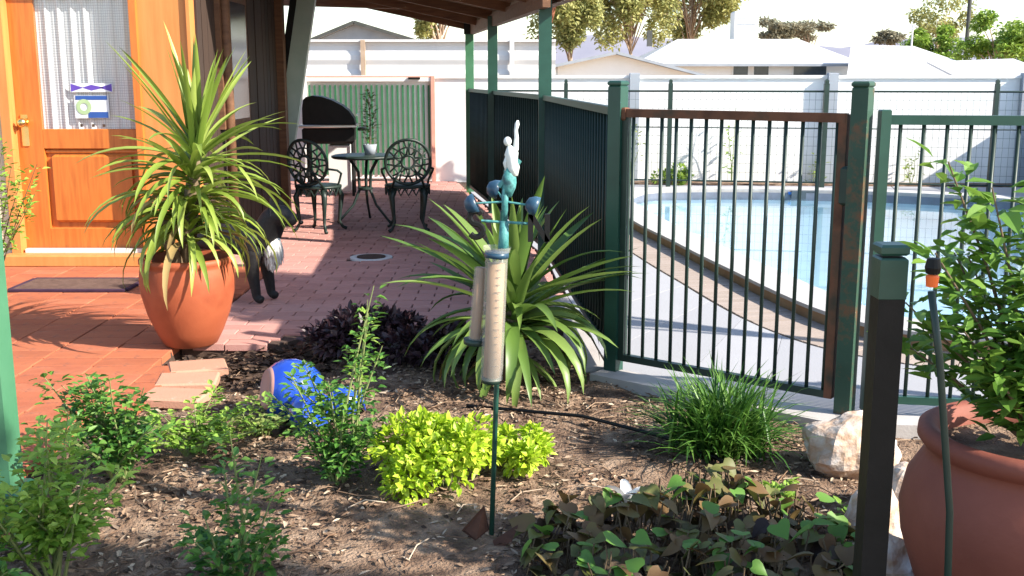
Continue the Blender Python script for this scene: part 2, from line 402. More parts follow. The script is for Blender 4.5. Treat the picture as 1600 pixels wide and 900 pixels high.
pat = []
for j in range(int((15.6 - 5.7) / bh)):
    y = 5.78 + j * bh
    xl = -1.79 if y < 8.28 else -2.35
    if y > 11.3: xl = -3.2
    xr_ = fence_x(y) - .02
    if y < 6.14: xr_ = -1.03 - .1 * (6.14 - y)
    if y < 5.9: xr_ = -1.28
    if y > 15.2: continue
    x = xl; first = j % 2
    while x < xr_ - .05:
        sx = .5 if first else min(1, (xr_ - x) / bw); first = 0
        c_ = x + bw * sx / 2; x += bw * sx
        if (c_ + 1.128) ** 2 + (y - 8.607) ** 2 < .165 ** 2: continue
        pat.append((c_, y, sx))
patio_poly = [(-1.79, 5.72), (-1.28, 5.76), (-1.03, 6.09), (.40, 6.09), (.258, 8.67), (-.52, 13.64), (-.55, 15.2), (-3.4, 15.3), (-3.4, 11.2), (-2.38, 11.2), (-2.38, 8.34), (-1.79, 8.34)]
patio = paved('patio', M_brick, M_brick_j, patio_poly, pat, (bw, bh), 0.0, 'brick')
# terracotta pavers in front of the door
pw, ph = .302, .152
pav = []
edge = lambda y: -1.63 if y < 3.3 else (-1.795 if y < 4.45 else (-1.63 if y < 5.25 else -1.795))
for j in range(int(5.9 / ph)):
    y = 2.6 + j * ph; e = edge(y)
    if y > 8.2: continue
    x = e
    if e > -1.7: pav.append((e - pw / 4 - .006, y, .5)); x = e - pw / 2 - .006
    while x > max(-5.0, -.52 * y - .35): pav.append((x - pw / 2, y, 1)); x -= pw
path_poly = [(-1.64, 2.5), (-1.64, 3.3), (-1.80, 3.45), (-1.80, 4.40), (-1.64, 4.5), (-1.64, 5.2), (-1.80, 5.28), (-1.795, 8.34), (-5.2, 8.34), (-5.2, 2.5)]
paved('path', M_paver, M_paver, path_poly, pav, (pw, ph), .004, 'paver')
# loose edging pavers at the corner of the bed
for i, (x, y, rz, tx) in enumerate([(-1.55, 5.02, .15, .02), (-1.53, 4.76, -.08, -.02), (-1.57, 5.26, .35, .02)]):
    p = MB().box((0, 0, 0), (.28, .20, .05), bev=.009).build('edging_paver', M_edge, loc=(x, y, -.016)); p.rotation_euler = (tx, .02, rz)
    tag(p, ['pale salmon edging paver between the big pot and the low shrubs', 'salmon edging paver lying behind the low leafy shrubs', 'edging paver with a pale end beside the foot of the big pot'][i], 'paver', 'edging pavers')

# drain cover
d = thing('drain_cover', 'small round grey drain cover set in the brick patio', 'drain cover', (-1.128, 8.607, -.012))
MB().lathe([(0, .0), (.17, .0), (.17, .016), (.13, .018), (.125, .012), (0, .012)], 28).build('surround', M_whitem, d)
MB().lathe([(0, .014), (.115, .014), (.115, .022), (0, .023)], 24).build('lid', M_mortar, d)

# ------------------------------------------------------------------ pool deck and pool
OUT = [(1.02, 12.2), (1.03, 11.4), (1.101, 10.615), (1.20, 9.75), (1.33, 8.93), (1.44, 8.15), (1.558, 7.43), (1.64, 6.9), (1.736, 6.40), (1.85, 6.02), (2.02, 5.72), (2.4, 5.45), (3.0, 5.3), (3.8, 5.35), (4.7, 5.7), (5.5, 6.5), (6.1, 7.8), (6.35, 9.4), (6.2, 10.9), (5.7, 12.2), (4.6, 12.95), (3.3, 13.3), (2.2, 13.35), (1.4, 13.1)]
def smooth_loop(P, k=4):
    R = []; n = len(P)
    for i in range(n):
        p0, p1, p2, p3 = [Vector((*P[(i + q) % n], 0)) for q in (-1, 0, 1, 2)]
        for s in range(k):
            t = s / k
            R.append(.5 * ((2 * p1) + (p2 - p0) * t + (2 * p0 - 5 * p1 + 4 * p2 - p3) * t * t + (3 * p1 - p0 - 3 * p2 + p3) * t ** 3))
    return R
LOOP = smooth_loop(OUT)
def offset(P, d):
    R = []; n = len(P)
    for i in range(n):
        t = (P[(i + 1) % n] - P[i - 1]).normalized(); R.append(P[i] + Vector((-t.y, t.x, 0)) * d)
    return R
INN = offset(LOOP, .30)
NB = len(LOOP)
def ring(mb, A, za, B, zb):
    mb.add([(p.x, p.y, za) for p in A] + [(p.x, p.y, zb) for p in B], [(i, (i + 1) % NB, NB + (i + 1) % NB, NB + i) for i in range(NB)])
pool = thing('swimming_pool', 'kidney shaped in-ground pool with raised pale coping and still water', 'pool', (3.7, 9.3, 0))
def pl(mb, name, m, smooth=True, kind=None):
    mb.v = [(v[0] - 3.7, v[1] - 9.3, v[2]) for v in mb.v]; return mb.build(name, m, pool, smooth, kind=kind)
face = MB(); ring(face, LOOP, -.03, LOOP, .075); pl(face, 'coping_face', M_coping_f)
top = MB(); ring(top, offset(LOOP, -.015), .075, offset(LOOP, -.015), .097); ring(top, offset(LOOP, -.015), .097, INN, .097); ring(top, INN, .097, INN, .03); ring(top, offset(LOOP, -.015), .075, LOOP, .075); pl(top, 'coping', M_coping, False)
bd_ = MB(); ring(bd_, offset(LOOP, .323), .06, offset(LOOP, .323), -.22); pl(bd_, 'waterline_band', M_tileband)
inn = MB(); I2 = offset(LOOP, .32); ring(inn, I2, .05, I2, -1.35)
inn.add([(p.x, p.y, -1.35) for p in I2], [tuple(range(NB))]); pl(inn, 'pool_shell', M_poolin)
wt = MB(); I3 = offset(LOOP, .325); wt.add([(p.x, p.y, -.005) for p in I3], [tuple(range(NB))]); pl(wt, 'water', M_water)
sk = MB().box((3.5 - 3.7, 12.96 - 9.3, .03), (.34, .05, .11)); sk.build('skimmer_box', M_glassd, pool)
MB().box((3.5 - 3.7, 13.0 - 9.3, .055), (.40, .10, .03)).build('skimmer_lid', M_bluep, pool)

# deck with a hole for the pool: strips from the loop outward to a big outline
deck = MB()
DO = []
cx, cy = 3.6, 9.3
def deck_edge(p):
    """push a loop point out to the deck outline (fence line left, garden kerb near, walls elsewhere)"""
    v = (p - Vector((cx, cy, 0))); v.z = 0; v.normalize()
    t = 0
    q = Vector((cx, cy, 0))
    while True:
        t += .02; q = Vector((cx, cy, 0)) + v * t
        if q.y < 5.15: lim = (q.x < PL.x + (5.15 - q.y) * (PR.x - PL.x) / .7) or q.y < 4.40
        else: lim = q.x < fence_x(min(q.y, 13.6)) + .0
        if lim or q.x > 7.6 or q.y > wall_y(q.x) or t > 9: return q
L2 = [p.copy() for p in LOOP]
EDGE = [deck_edge(p) for p in LOOP]
deck.add([(p.x, p.y, 0) for p in offset(LOOP, .02)] + [(p.x, p.y, 0) for p in EDGE] + [(p.x, p.y, -.14) for p in EDGE],
         [(i, NB + i, NB + (i + 1) % NB, (i + 1) % NB) for i in range(NB)] + [(NB + i, 2 * NB + i, 2 * NB + (i + 1) % NB, NB + (i + 1) % NB) for i in range(NB)])
dk = struct(deck.build('pool_deck', M_mortar))
# border tiles round the coping and big cast slabs beyond them, each its own piece
B0 = offset(LOOP, -.004); B1 = offset(LOOP, -.36)
vis = [i for i in range(NB) if LOOP[i].y < 11 and LOOP[i].x < 4.2]
for i in vis:
    for h in range(2):
        a0 = B0[i].lerp(B0[(i + 1) % NB], h / 2 + .02); a1 = B0[i].lerp(B0[(i + 1) % NB], h / 2 + .48)
        b0 = B1[i].lerp(B1[(i + 1) % NB], h / 2 + .02); b1 = B1[i].lerp(B1[(i + 1) % NB], h / 2 + .48)
        c = (a0 + a1 + b0 + b1) / 4
        t = MB(); q = [a0 - c, a1 - c, b1 - c, b0 - c]
        t.add([(p.x, p.y, 0) for p in q] + [(p.x, p.y, -.02) for p in q], [(3, 2, 1, 0), (0, 1, 5, 4), (1, 2, 6, 5), (2, 3, 7, 6), (3, 0, 4, 7)])
        t.build('border_tile', M_border, dk, loc=(c.x, c.y, .012 + U(-.001, .001)))
C0 = offset(LOOP, -.375)
step = 4
i = vis[0]
def slab(i0, i1):
    ins = [C0[k % NB] for k in range(i0, i1 + 1)]; outs = [EDGE[k % NB] for k in range(i0, i1 + 1)]
    poly = ins + outs[::-1]
    c = sum(poly, Vector()) / len(poly)
    poly = [c + (p - c) * .992 for p in poly]; nn = len(poly)
    t = MB(); t.add([(p.x - c.x, p.y - c.y, 0) for p in poly] + [(p.x - c.x, p.y - c.y, -.02) for p in poly], [tuple(range(nn))[::-1]] + [(k, (k + 1) % nn, nn + (k + 1) % nn, nn + k) for k in range(nn)])
    t.build('slab', M_conc_o, dk, loc=(c.x, c.y, .009 + U(-.001, .001)))
ok = [k for k in range(NB) if (EDGE[k] - LOOP[k]).length > .45]
run = []
for k0 in range(0, NB, step):
    slab(k0, k0 + step)
# pale kerb between the gate and the garden
kb = MB()
pts = [PL + Vector((-.07, -.02, 0)), PR + Vector((-.05, -.07, 0)), Vector((2.7, 4.28, 0))]
for a, b in zip(pts, pts[1:]): kb.bar(a + Vector((0, 0, -.05)), b + Vector((0, 0, -.05)), .16, .13)
o = kb.build('kerb', M_conc); struct(o)
lk = MB(); lk.bar((.41, 5.2, -.05), (.30, 7.0, -.05), .12, .12); struct(lk.build('kerb', M_conc))

# ------------------------------------------------------------------ house
H0 = Vector((-2.38, 8.36, 0))
house = thing('house', 'house corner with an orange timber door and dark timber side wall', 'house', (-2.38, 8.36, 0))
def hb(name, c, d, m, par=house, bev=0):
    return MB().box(Vector(c) - (H0 if par is house else H0), d, bev=bev).build(name, m, par)
FY = 8.36
hb('wall', (-6.0, FY + 1.6, 1.3), (7.2, 2.9, 2.7), M_orange2)
hb('fascia', (-5.0, FY - .02, 2.62), (5.2, .1, .2), M_brownw)
MB().box((-2.4, 1.4, 2.78), (5.4, 3.2, .08)).build('roof', M_whitem, house)
# door frame
dl, dr, dt = -3.765, -2.825, 2.08
hb('door_jamb', (dl - .035, FY - .03, 1.07), (.07, .16, 2.14), M_orange2, bev=.006)
hb('door_jamb', (dr + .025, FY - .03, 1.07), (.05, .16, 2.14), M_orange, bev=.006)
hb('door_head', (-3.295, FY - .03, 2.16), (1.08, .16, .06), M_orange)
hb('door_sill', (-3.30, FY - .10, .045), (1.14, .24, .09), M_orange2, bev=.01)
hb('weather_strip', (-3.295, FY - .06, .105), (.90, .05, .03), M_whitem)
hb('trim_board', (-3.90, FY - .035, 1.35), (.10, .09, 2.7), M_cream, bev=.006)
hb('trim_board', (-4.02, FY - .03, 1.35), (.12, .08, 2.7), M_orange, bev=.006)
hb('timber_panel', (-2.585, FY - .01, 1.35), (.40, .12, 2.7), M_orange2, bev=.004)
hb('corner_trim', (-2.395, FY - .02, 1.35), (.025, .15, 2.7), M_orange2, bev=.004)
door = hb('door', (-3.295, FY + .05, 1.10), (.93, .03, 2.0), M_orange)
def db(name, c, d, m, bev=0): return MB().box(Vector(c) - H0, d, bev=bev).build(name, m, door)
gl, gr, gb = at(67, 200, FY), at(212, 200, FY), 1.03
x_l, x_r = gl.x, gr.x
db('stile', ((dl + x_l) / 2, FY + .018, 1.10), (x_l - dl - .004, .05, 1.98), M_orange, .005)
db('stile', ((dr + x_r) / 2, FY + .018, 1.10), (dr - x_r - .004, .05, 1.98), M_orange, .005)
db('rail', ((x_l + x_r) / 2, FY + .018, .955), (x_r - x_l, .048, .15), M_orange, .005)
db('rail', ((x_l + x_r) / 2, FY + .018, .19), (x_r - x_l, .048, .16), M_orange, .005)
db('rail', ((x_l + x_r) / 2, FY + .018, 2.04), (x_r - x_l, .048, .10), M_orange, .005)
MBp = MB(); pc = Vector(((x_l + x_r) / 2, FY + .02, .575)) - H0
MBp.box(pc, (x_r - x_l - .10, .04, .52), bev=.018); MBp.build('panel', M_orange, door)
db('panel_moulding', ((x_l + x_r) / 2, FY + .026, .86), (x_r - x_l, .03, .03), M_orange, .008)
# curtain behind the pane
cur = MB(); nc = 90; cvs = []; w = x_r - x_l
for i in range(nc + 1):
    u = i / nc; x = x_l + w * u - H0.x
    y = .036 + .008 * math.sin(u * 46) + .005 * math.sin(u * 91 + 1)
    cvs += [(x, y - .012, 1.03), (x, y - .012, 1.99)]
cur.add(cvs, [(2 * i, 2 * i + 2, 2 * i + 3, 2 * i + 1) for i in range(nc)])
cur.build('curtain', M_lace, door, True)
db('pane', ((x_l + x_r) / 2, FY + .003, 1.51), (w, .006, .96), M_glass)
st = at(143, 137, FY); db('sticker', (st.x, FY - .003, st.z), (.32, .003, .065), M_sticker_w)
for sgn in (-1, 1):
    t = MB(); z = st.z - H0.z; x = st.x - H0.x
    t.add([(x + sgn * .155, -.0055, z + .03), (x + sgn * .155, -.0055, z - .03), (x + sgn * .06, -.0055, z)], [(0, 1, 2)]); t.build('sticker_mark', M_sticker_p, door)
t = MB(); t.add([(st.x - H0.x - .07, -.0055, st.z), (st.x - H0.x, -.0055, st.z + .022), (st.x - H0.x + .10, -.0055, st.z), (st.x - H0.x, -.0055, st.z - .022)], [(3, 2, 1, 0)]); t.build('sticker_mark', M_sticker_p, door)
st = at(144, 167, FY); db('sticker', (st.x, FY - .003, st.z), (.26, .003, .17), M_sticker_w)
db('sticker_mark', (st.x, FY - .006, st.z + .068), (.24, .002, .03), M_sticker_b); db('sticker_mark', (st.x + .045, FY - .006, st.z - .06), (.15, .002, .045), M_sticker_b)
t = MB(); t.lathe([(.028, 0), (.058, 0), (.058, .002), (.028, .002)], 24, (st.x - H0.x - .06, -.006, st.z), M=Matrix.Rotation(rad(90), 3, 'X')); t.build('sticker_mark', M_sticker_g, door)
for dx in (-.09, .0, .08): db('sticker_mark', (st.x + dx, FY - .003, st.z - .14), (.02, .002, .022), M_ink)
kz = 1.08; kx = -3.70
db('handle_plate', (kx, FY - .012, kz - .06), (.055, .008, .24), M_brass, .003)
kn = MB().lathe([(.0, 0), (.016, 0), (.014, .03), (.022, .038), (.034, .052), (.034, .066), (.02, .078), (0, .08)], 20, Vector((kx, FY - .014, kz)) - H0, M=Matrix.Rotation(rad(90), 3, 'X')); kn.build('knob', M_brass, door, True)
# side wall boards, receding under the veranda
yy = FY + .03; ib = 0
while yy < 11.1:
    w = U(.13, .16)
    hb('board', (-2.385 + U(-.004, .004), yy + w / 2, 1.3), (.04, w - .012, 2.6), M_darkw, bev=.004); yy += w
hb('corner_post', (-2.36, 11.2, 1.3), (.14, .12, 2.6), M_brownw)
dp = MB().tube([(-2.30 - H0.x, .62, 0), (-2.30 - H0.x, .62, 2.6)], .04, 10); dp.build('downpipe', M_brownw, house, True)
hb('window_frame', (-2.35, 9.35, 1.55), (.05, .9, 1.1), M_brownw); hb('window_pane', (-2.322, 9.35, 1.55), (.01, .76, .96), M_glassd)
mt = thing('door_mat', 'brown coir mat with dark edges on the terracotta step', 'mat', (-2.98, 7.36, .006))
MB().box((0, 0, .008), (.76, .42, .016), bev=.005).build('pile', M_mat, mt)
for sx, sy, dx, dy in ((0, -1, .78, .03), (0, 1, .78, .03), (-1, 0, .03, .39), (1, 0, .03, .39)):
    MB().box((sx * .39, sy * .21, .009), (dx, dy, .02), bev=.004).build('border', M_matp, mt)

# ------------------------------------------------------------------ veranda
ver = thing('veranda', 'lean-to veranda roof on dark green posts over the brick patio', 'veranda', (0, 0, 0))
EZ = 2.05
def ver_z(x, y): return EZ + .21 * max(0, (fence_x(y) - x))
rf = MB(); nv = 110; ey0, ey1 = 8.35, 13.95
# corrugated sheet running from the house down to the eave
cols = 60; rv = []
for j in range(cols * 4 + 1):
    y = ey0 + (ey1 - ey0) * j / (cols * 4); wv = .012 * math.sin(j * math.pi / 2)
    xe = fence_x(min(y, 13.9)) + .14
    rv += [(xe, y, EZ - .03 + .05 + wv), (-2.5, y, EZ + .05 + .21 * (xe + 2.5) + wv)]
rf.add(rv, [(2 * i, 2 * i + 2, 2 * i + 3, 2 * i + 1) for i in range(cols * 4)])
ro = rf.build('roof_sheet', M_roofu, ver, True)
e0 = Vector((fence_x(ey0) + .15, ey0, EZ - .02)); e1 = Vector((fence_x(13.9) + .15, ey1, EZ - .02))
MB().bar(e0, e1, .09, .10).build('gutter', M_brownw, ver)
MB().bar(P_A + Vector((0, -.3, EZ - .06)), P_C + Vector((0, .25, EZ - .06)), .06, .12).build('beam', M_brownw, ver)
fe = Vector((fence_x(13.9) + .12, ey1 - .02, EZ + .0)); MB().bar(fe, Vector((-2.5, ey1 - .02, EZ + .21 * (fe.x + 2.5))), .05, .16).build('barge_board', M_brownw, ver)
MB().bar((-3.4, 13.7, 2.36), (-1.25, 13.7, 2.30), .09, .14).build('beam', M_brownw, ver)
for k in range(4):
    y = 9.2 + k * 1.25; MB().bar((fence_x(y), y, EZ - .0), (-2.45, y, EZ + .0 + .21 * (fence_x(y) + 2.45)), .05, .09).build('rafter', M_brownw, ver)
for P, m in ((P_A, M_green), (P_B, M_green), (P_C, M_mint)):
    MB().box((P.x, P.y, EZ / 2 - .05), (.10, .10, EZ + .06), bev=.006).build('post', m, ver)
MB().box((P_C.x, P_C.y, EZ - .05), (.13, .13, .14)).build('post_cap', M_black, ver)
a = at(478, -25, 11.45); b_ = at(438, 258, 11.45)
br = MB().bar(a, b_, .05, .02, up=(0, 1, 0)); br = MB(); br.bar(a + Vector((-.10, .02, 0)), b_ + Vector((-.10, .02, 0)), .07, .10, up=(0, 1, 0)); br.build('brace_edge', M_black, ver)
br = MB(); br.bar(a + Vector((.03, 0, 0)), b_ + Vector((.03, 0, 0)), .18, .09, up=(0, 1, 0)); br.build('brace', M_strut, ver)
# near veranda post at the path
np_ = thing('veranda_post', 'pale green square steel post rising beside the terracotta path', 'post', (-1.715, 3.47, 0))
MB().box((0, 0, 1.2), (.10, .10, 2.5), bev=.008).build('post', M_mint, np_)
MB().box((0, 0, .035), (.15, .15, .07), bev=.01).build('foot', M_green, np_)
MB().box((-1.4, 0, 2.48), (3.0, .09, .14)).build('beam', M_green, np_)

# ------------------------------------------------------------------ pool fences
def railing(root_, a, b, nbar, top, bot, m_rail_t, m_rail_b, m_bar, rw=.038, br=.0085, org=None):
    a = Vector(a); b = Vector(b); o = org
    MB().bar(a + Vector((0, 0, top)) - o, b + Vector((0, 0, top)) - o, rw, rw).build('top_rail', m_rail_t, root_)
    MB().bar(a + Vector((0, 0, bot)) - o, b + Vector((0, 0, bot)) - o, rw * .85, rw * .85).build('bottom_rail', m_rail_b, root_)
    me = MB().tube([(0, 0, bot), (0, 0, top - rw * .4)], br, 8).mesh('bar', m_bar, True)
    for i in range(nbar):
        p = a.lerp(b, (i + .5) / nbar) - o; put('bar', me, root_, (p.x, p.y, 0))
gang = math.atan2(PR.y - PL.y, PR.x - PL.x)
gate = thing('pool_gate', 'dark barred pool gate with a rusty top rail beside the garden bed', 'gate', PL, 0)
gd = (PR - PL).normalized()
ga = PL + gd * .05; gb_ = PR - gd * .06
railing(gate, ga, gb_, 14, 1.255, .085, M_rustr, M_bar, M_bar, org=PL)
MB().box(gb_ - PL - gd * .01 + Vector((0, 0, .67)), (.035, .035, 1.2), gang).build('stile', M_rustr, gate)
MB().box(ga - PL + gd * .0 + Vector((0, 0, .67)), (.03, .035, 1.2), gang).build('stile', M_bar, gate)
MB().box(gb_ - PL + Vector((0, 0, .98)) + gd * .02, (.05, .06, .16), gang, bev=.01).build('latch', M_bar, gate)
MB().box(ga - PL - gd * .03 + Vector((0, 0, 1.25)), (.07, .05, .06), gang, bev=.008).build('hinge', M_rustr, gate)
for P, label, m in ((PL, 'green gate post where the mesh covered fence meets the gate', M_green), (PR, 'rust streaked green gate post behind the quartz rock', M_greenR)):
    gp = thing('gate_post', label, 'post', P, gang, 'gate posts')
    MB().box((0, 0, .66), (.068, .068, 1.44), bev=.006).build('shaft', m, gp); MB().box((0, 0, 1.39), (.074, .074, .025), bev=.008).build('cap', m, gp)
fr = thing('pool_fence', 'green barred pool fence running behind the potted shrub', 'fence', (1.50, 4.43, 0))
o_ = Vector((1.50, 4.43, 0))
railing(fr, (1.52, 4.43, 0), (3.3, 4.15, 0), 20, 1.25, .085, M_green, M_green, M_bar, org=o_)
MB().box((.0, 0, .66), (.04, .05, 1.26), bev=.004).build('post', M_green, fr)
MB().box((1.8, -.28, .66), (.05, .05, 1.30), bev=.004).build('post', M_green, fr)
# mesh covered fence between gate and veranda posts
def covered(a, b, label, nb):
    a = Vector(a); b = Vector(b); f = thing('pool_fence', label, 'fence', a)
    railing(f, a, b, nb, 1.26, .085, M_green, M_bar, M_bar, org=a)
    d = (b - a); L = d.length; d.normalize(); nrm = Vector((-d.y, d.x, 0))
    if nrm.x < 0: nrm = -nrm
    c = MB(); m = int(L / .012); vs = []
    for i in range(m + 1):
        p = d * (L * i / m); off = nrm * (.020 + .006 * math.sin(i * .012 / .085 * 2 * math.pi) + .004 * NZ.noise((i * .05, 3, 1)))
        q = p + off
        vs += [(q.x, q.y, .10 + .006 * math.sin(i * .3)), (q.x, q.y, .68), (q.x, q.y, 1.25)]
    c.add(vs, [f_ for i in range(m) for f_ in ((3 * i, 3 * i + 3, 3 * i + 4, 3 * i + 1), (3 * i + 1, 3 * i + 4, 3 * i + 5, 3 * i + 2))])
    cl = c.build('shade_cloth', M_shade, f, True)
    sd = cl.modifiers.new('solid', 'SOLIDIFY'); sd.thickness = .004
    return f
covered(PL + Vector((-.004, .05, 0)), P_A + Vector((.0, -.06, 0)), 'pool fence covered in dark shade cloth between gate and veranda post', 34)
covered(P_A + Vector((-.01, .06, 0)), P_C + Vector((.0, -.06, 0)), 'dark shade cloth pool fence linking the veranda posts', 44)
for y, z in ((10.2, 1.36), (12.4, 1.36)):
    pass
# far welded mesh fence on the other side of the pool
ff = thing('mesh_fence', 'welded wire mesh fence with dark posts along the far side of the pool', 'fence', (-.4, 14.6, 0))
fo = Vector((-.4, 14.6, 0)); fa = Vector((-.4, 14.6, 0)); fb = Vector((7.4, 13.2, 0))
fl = (fb - fa).length; fdv = (fb - fa).normalized()
MB().tube([(0, 0, 1.24), fb - fa + Vector((0, 0, 1.24))], .014, 6).build('top_rail', M_bar, ff)
MB().tube([(0, 0, .78), fb - fa + Vector((0, 0, .78))], .007, 6).build('middle_rail', M_bar, ff)
MB().tube([(0, 0, .10), fb - fa + Vector((0, 0, .10))], .012, 6).build('bottom_rail', M_bar, ff)
for px, w in ((882, .05), (1043, .055), (1283, .06), (1545, .05)):
    s = (px - 800) / FPX
    t = 0
    while (fa + fdv * t).x / ((fa + fdv * t).y + .0) < s * 1.0 and t < fl: t += .01
    p = fdv * t
    MB().box((p.x, p.y, .67), (w, w, 1.34), bev=.005).build('post', M_bar, ff); MB().box((p.x, p.y, 1.36), (w * .8, w * .8, .06), bev=.015).build('post_cap', M_bar, ff)
wm = MB()
for i in range(int(fl / .075)): p = fdv * (.075 * i); wm.tube([(p.x, p.y, .1), (p.x, p.y, 1.24)], .0021, 3, False)
for z in [.1 + .115 * k for k in range(1, 10)]: wm.tube([(0, 0, z), fb - fa + Vector((0, 0, z))], .0018, 3, False)
wm.build('wire_mesh', M_bar, ff, kind='stuff')

# boundary walls, painted white
def wallmesh(name, label, a, b, h, th=.12):
    a = Vector(a); b = Vector(b); w_ = thing(name, label, 'wall', a)
    MB().bar(Vector((0, 0, h / 2 - .04)), b - a + Vector((0, 0, h / 2 - .04)), th, h + .08).build('wall_face', M_white, w_)
    MB().bar(Vector((0, 0, h + .02)), b - a + Vector((0, 0, h + .02)), th + .05, .04).build('coping', M_white, w_)
    return w_
wa, wb = Vector((-6, wall_y(-6), 0)), Vector((7.55, wall_y(7.55), 0))
bwall = wallmesh('boundary_wall', 'long white painted boundary wall behind the pool and patio', wa, wb, 1.40)
for px in (988, 1292, 1590):
    s = (px - 800) / FPX; x = s * 14; 
    for _ in range(5): x = s * (wall_y(x) - .1)
    p = Vector((x, wall_y(x) - .10, 0)) - wa; MB().box((p.x, p.y, .72), (.13, .11, 1.5), bev=.006).build('pier', M_grey, bwall)
wallmesh('boundary_wall', 'white side wall at the end of the pool', (7.55, wall_y(7.55) - .1, 0), (7.55, 7.6, 0), 1.40)
# strip of earth and plants at the wall foot
bs = MB(); bs.bar((-.4, wall_y(-.4) - .28, .0), (7.4, wall_y(7.4) - .28, .0), .35, .06); struct(bs.build('planting_strip', M_soil))

# striped gate
sg = thing('striped_gate', 'gate of green vertical slats over white behind the barbecue', 'gate', (-2.05, 15.05, 0))
xl, xr = at(482, 200, 15.05).x + 2.05, at(674, 200, 15.05).x + 2.05
MB().box(((xl + xr) / 2, .03, .72), (xr - xl, .03, 1.36)).build('backing', M_white, sg)
MB().box(((xl + xr) / 2, -.0, 1.385), (xr - xl + .04, .07, .05)).build('top_rail', M_white, sg)
MB().box(((xl + xr) / 2, -.0, 1.42), (xr - xl + .06, .05, .02)).build('cap_rail', M_pinkr, sg)
ns = 24; me = MB().box((0, 0, .70), (.027, .012, 1.22), bev=.003).mesh('slat', M_slatg)
for i in range(ns): put('slat', me, sg, (xl + .03 + (xr - xl - .06) * i / (ns - 1), -.0, 0))
MB().box((xr + .03, -.02, .70), (.05, .06, 1.46)).build('post', M_pinkr, sg); MB().box((xl - .03, -.02, .70), (.05, .06, 1.44)).build('post', M_white, sg)
MB().box((xr - .22, -.05, 1.40), (.16, .02, .03)).build('latch', M_black, sg)

# ------------------------------------------------------------------ barbecue, cast furniture
bq = thing('barbecue', 'black hooded barbecue on a white cabinet trolley', 'barbecue', (-2.22, 13.35, 0), rad(6))
hp = [(-.30, .86), (-.30, 1.05), (-.285, 1.15), (-.25, 1.185), (-.18, 1.20), (-.08, 1.19), (.05, 1.15), (.17, 1.085), (.25, 1.02), (.31, .93), (.325, .86)]
hood = MB(); n1 = len(hp)
hood.add([(x, yy_, z) for yy_ in (-.24, .24) for x, z in hp], [(i, i + 1, n1 + i + 1, n1 + i) for i in range(n1 - 1)] + [tuple(range(n1))[::-1], tuple(range(n1, 2 * n1))])
hood.build('hood', M_black, bq)
MB().box((0, 0, .84), (.68, .56, .035), bev=.008).build('rim', M_chrome, bq)
MB().box((0, 0, .73), (.62, .48, .20), bev=.03).build('firebox', M_black, bq)
MB().tube([(.345, -.18, .97), (.345, .18, .97)], .014, 8).build('handle', M_chrome, bq)
MB().box((.395, 0, .80), (.10, .40, .03), bev=.006).build('side_shelf', M_black, bq)
MB().box((.12, 0, .33), (.26, .36, .56), bev=.01).build('cabinet', M_cabinet, bq)
for sx in (-.25, .28):
    for sy in (-.2, .2): MB().tube([(sx, sy, 0), (sx, sy, .66)], .017, 8).build('leg', M_black, bq)
for sx in (-.25,): 
    for sy in (-.24, .24): MB().lathe([(0, -.02), (.08, -.02), (.08, .02), (0, .02)], 18, (sx, sy, .08), M=Matrix.Rotation(rad(90), 3, 'X')).build('wheel', M_black, bq)

def chair(loc, rz, label):
    c = thing('cast_chair', label, 'chair', loc, rz, 'cast metal patio chairs')
    MB().lathe([(0, .405), (.20, .405), (.215, .415), (.215, .43), (.19, .438), (0, .430)], 28).build('seat', M_iron, c, True)
    ap = MB()
    for k in range(18):
        a0 = 2 * math.pi * k / 18; r = .205
        ap.tube([(r * math.cos(a0), r * math.sin(a0), .41), (r * math.cos(a0 + .17), r * math.sin(a0 + .17), .345), (r * math.cos(a0 + .35), r * math.sin(a0 + .35), .41)], .009, 5)
    ap.build('apron', M_iron, c)
    for k in range(4):
        a0 = math.pi / 4 + k * math.pi / 2; dx, dy = math.cos(a0), math.sin(a0)
        MB().tube([(dx * .17, dy * .17, .41), (dx * .215, dy * .215, .33), (dx * .20, dy * .20, .2), (dx * .185, dy * .185, .09), (dx * .22, dy * .22, .03), (dx * .255, dy * .255, .015)], [.026, .028, .019, .014, .015, .018], 8).build('leg', M_iron, c, True)
    # round openwork back, leaning slightly
    back = MB(); cz, R, by = .655, .205, .19
    lean = lambda z: by + .16 * (z - .43)
    pt = lambda a0, r: (r * math.cos(a0), lean(cz + r * math.sin(a0)) - .05 * abs(math.cos(a0)) * r / R, cz + r * math.sin(a0))
    back.tube([pt(2 * math.pi * k / 32, R) for k in range(33)], .015, 6, False)
    c_o = back.build('back_ring', M_iron, c, True)
    lat = MB()
    for k in range(10):
        a0 = 2 * math.pi * k / 10
        lat.tube([pt(a0, .06), pt(a0 + .28, .12), pt(a0 + .1, R)], .009, 5); lat.tube([pt(a0, .06), pt(a0 - .28, .12), pt(a0 - .1, R)], .009, 5)
    lat.tube([pt(2 * math.pi * k / 16, .06) for k in range(17)], .012, 6, False); lat.tube([pt(2 * math.pi * k / 24, .135) for k in range(25)], .008, 6, False)
    for sx in (-1, 1): lat.tube([(sx * .15, .15, .42), (sx * .12, lean(.5), .50), (sx * .07, lean(.52), .56)], .012, 6)
    lat.build('back_lattice', M_iron, c, True)
    for sx in (-1, 1):
        MB().tube([(sx * .205, lean(.6) - .04, .60), (sx * .24, .06, .58), (sx * .235, -.02, .545), (sx * .20, -.04, .47), (sx * .19, -.02, .42)], .011, 6).build('arm', M_iron, c, True)
    return c
chair((-1.80, 10.12, 0), rad(158), 'dark cast metal chair with round lattice back beside the slanted brace')
chair((-.98, 10.20, 0), rad(-172), 'dark cast metal chair with round lattice back facing away from the shade cloth')
tb = thing('cast_table', 'small round dark cast metal table between the two chairs', 'table', (-1.45, 10.75, 0))
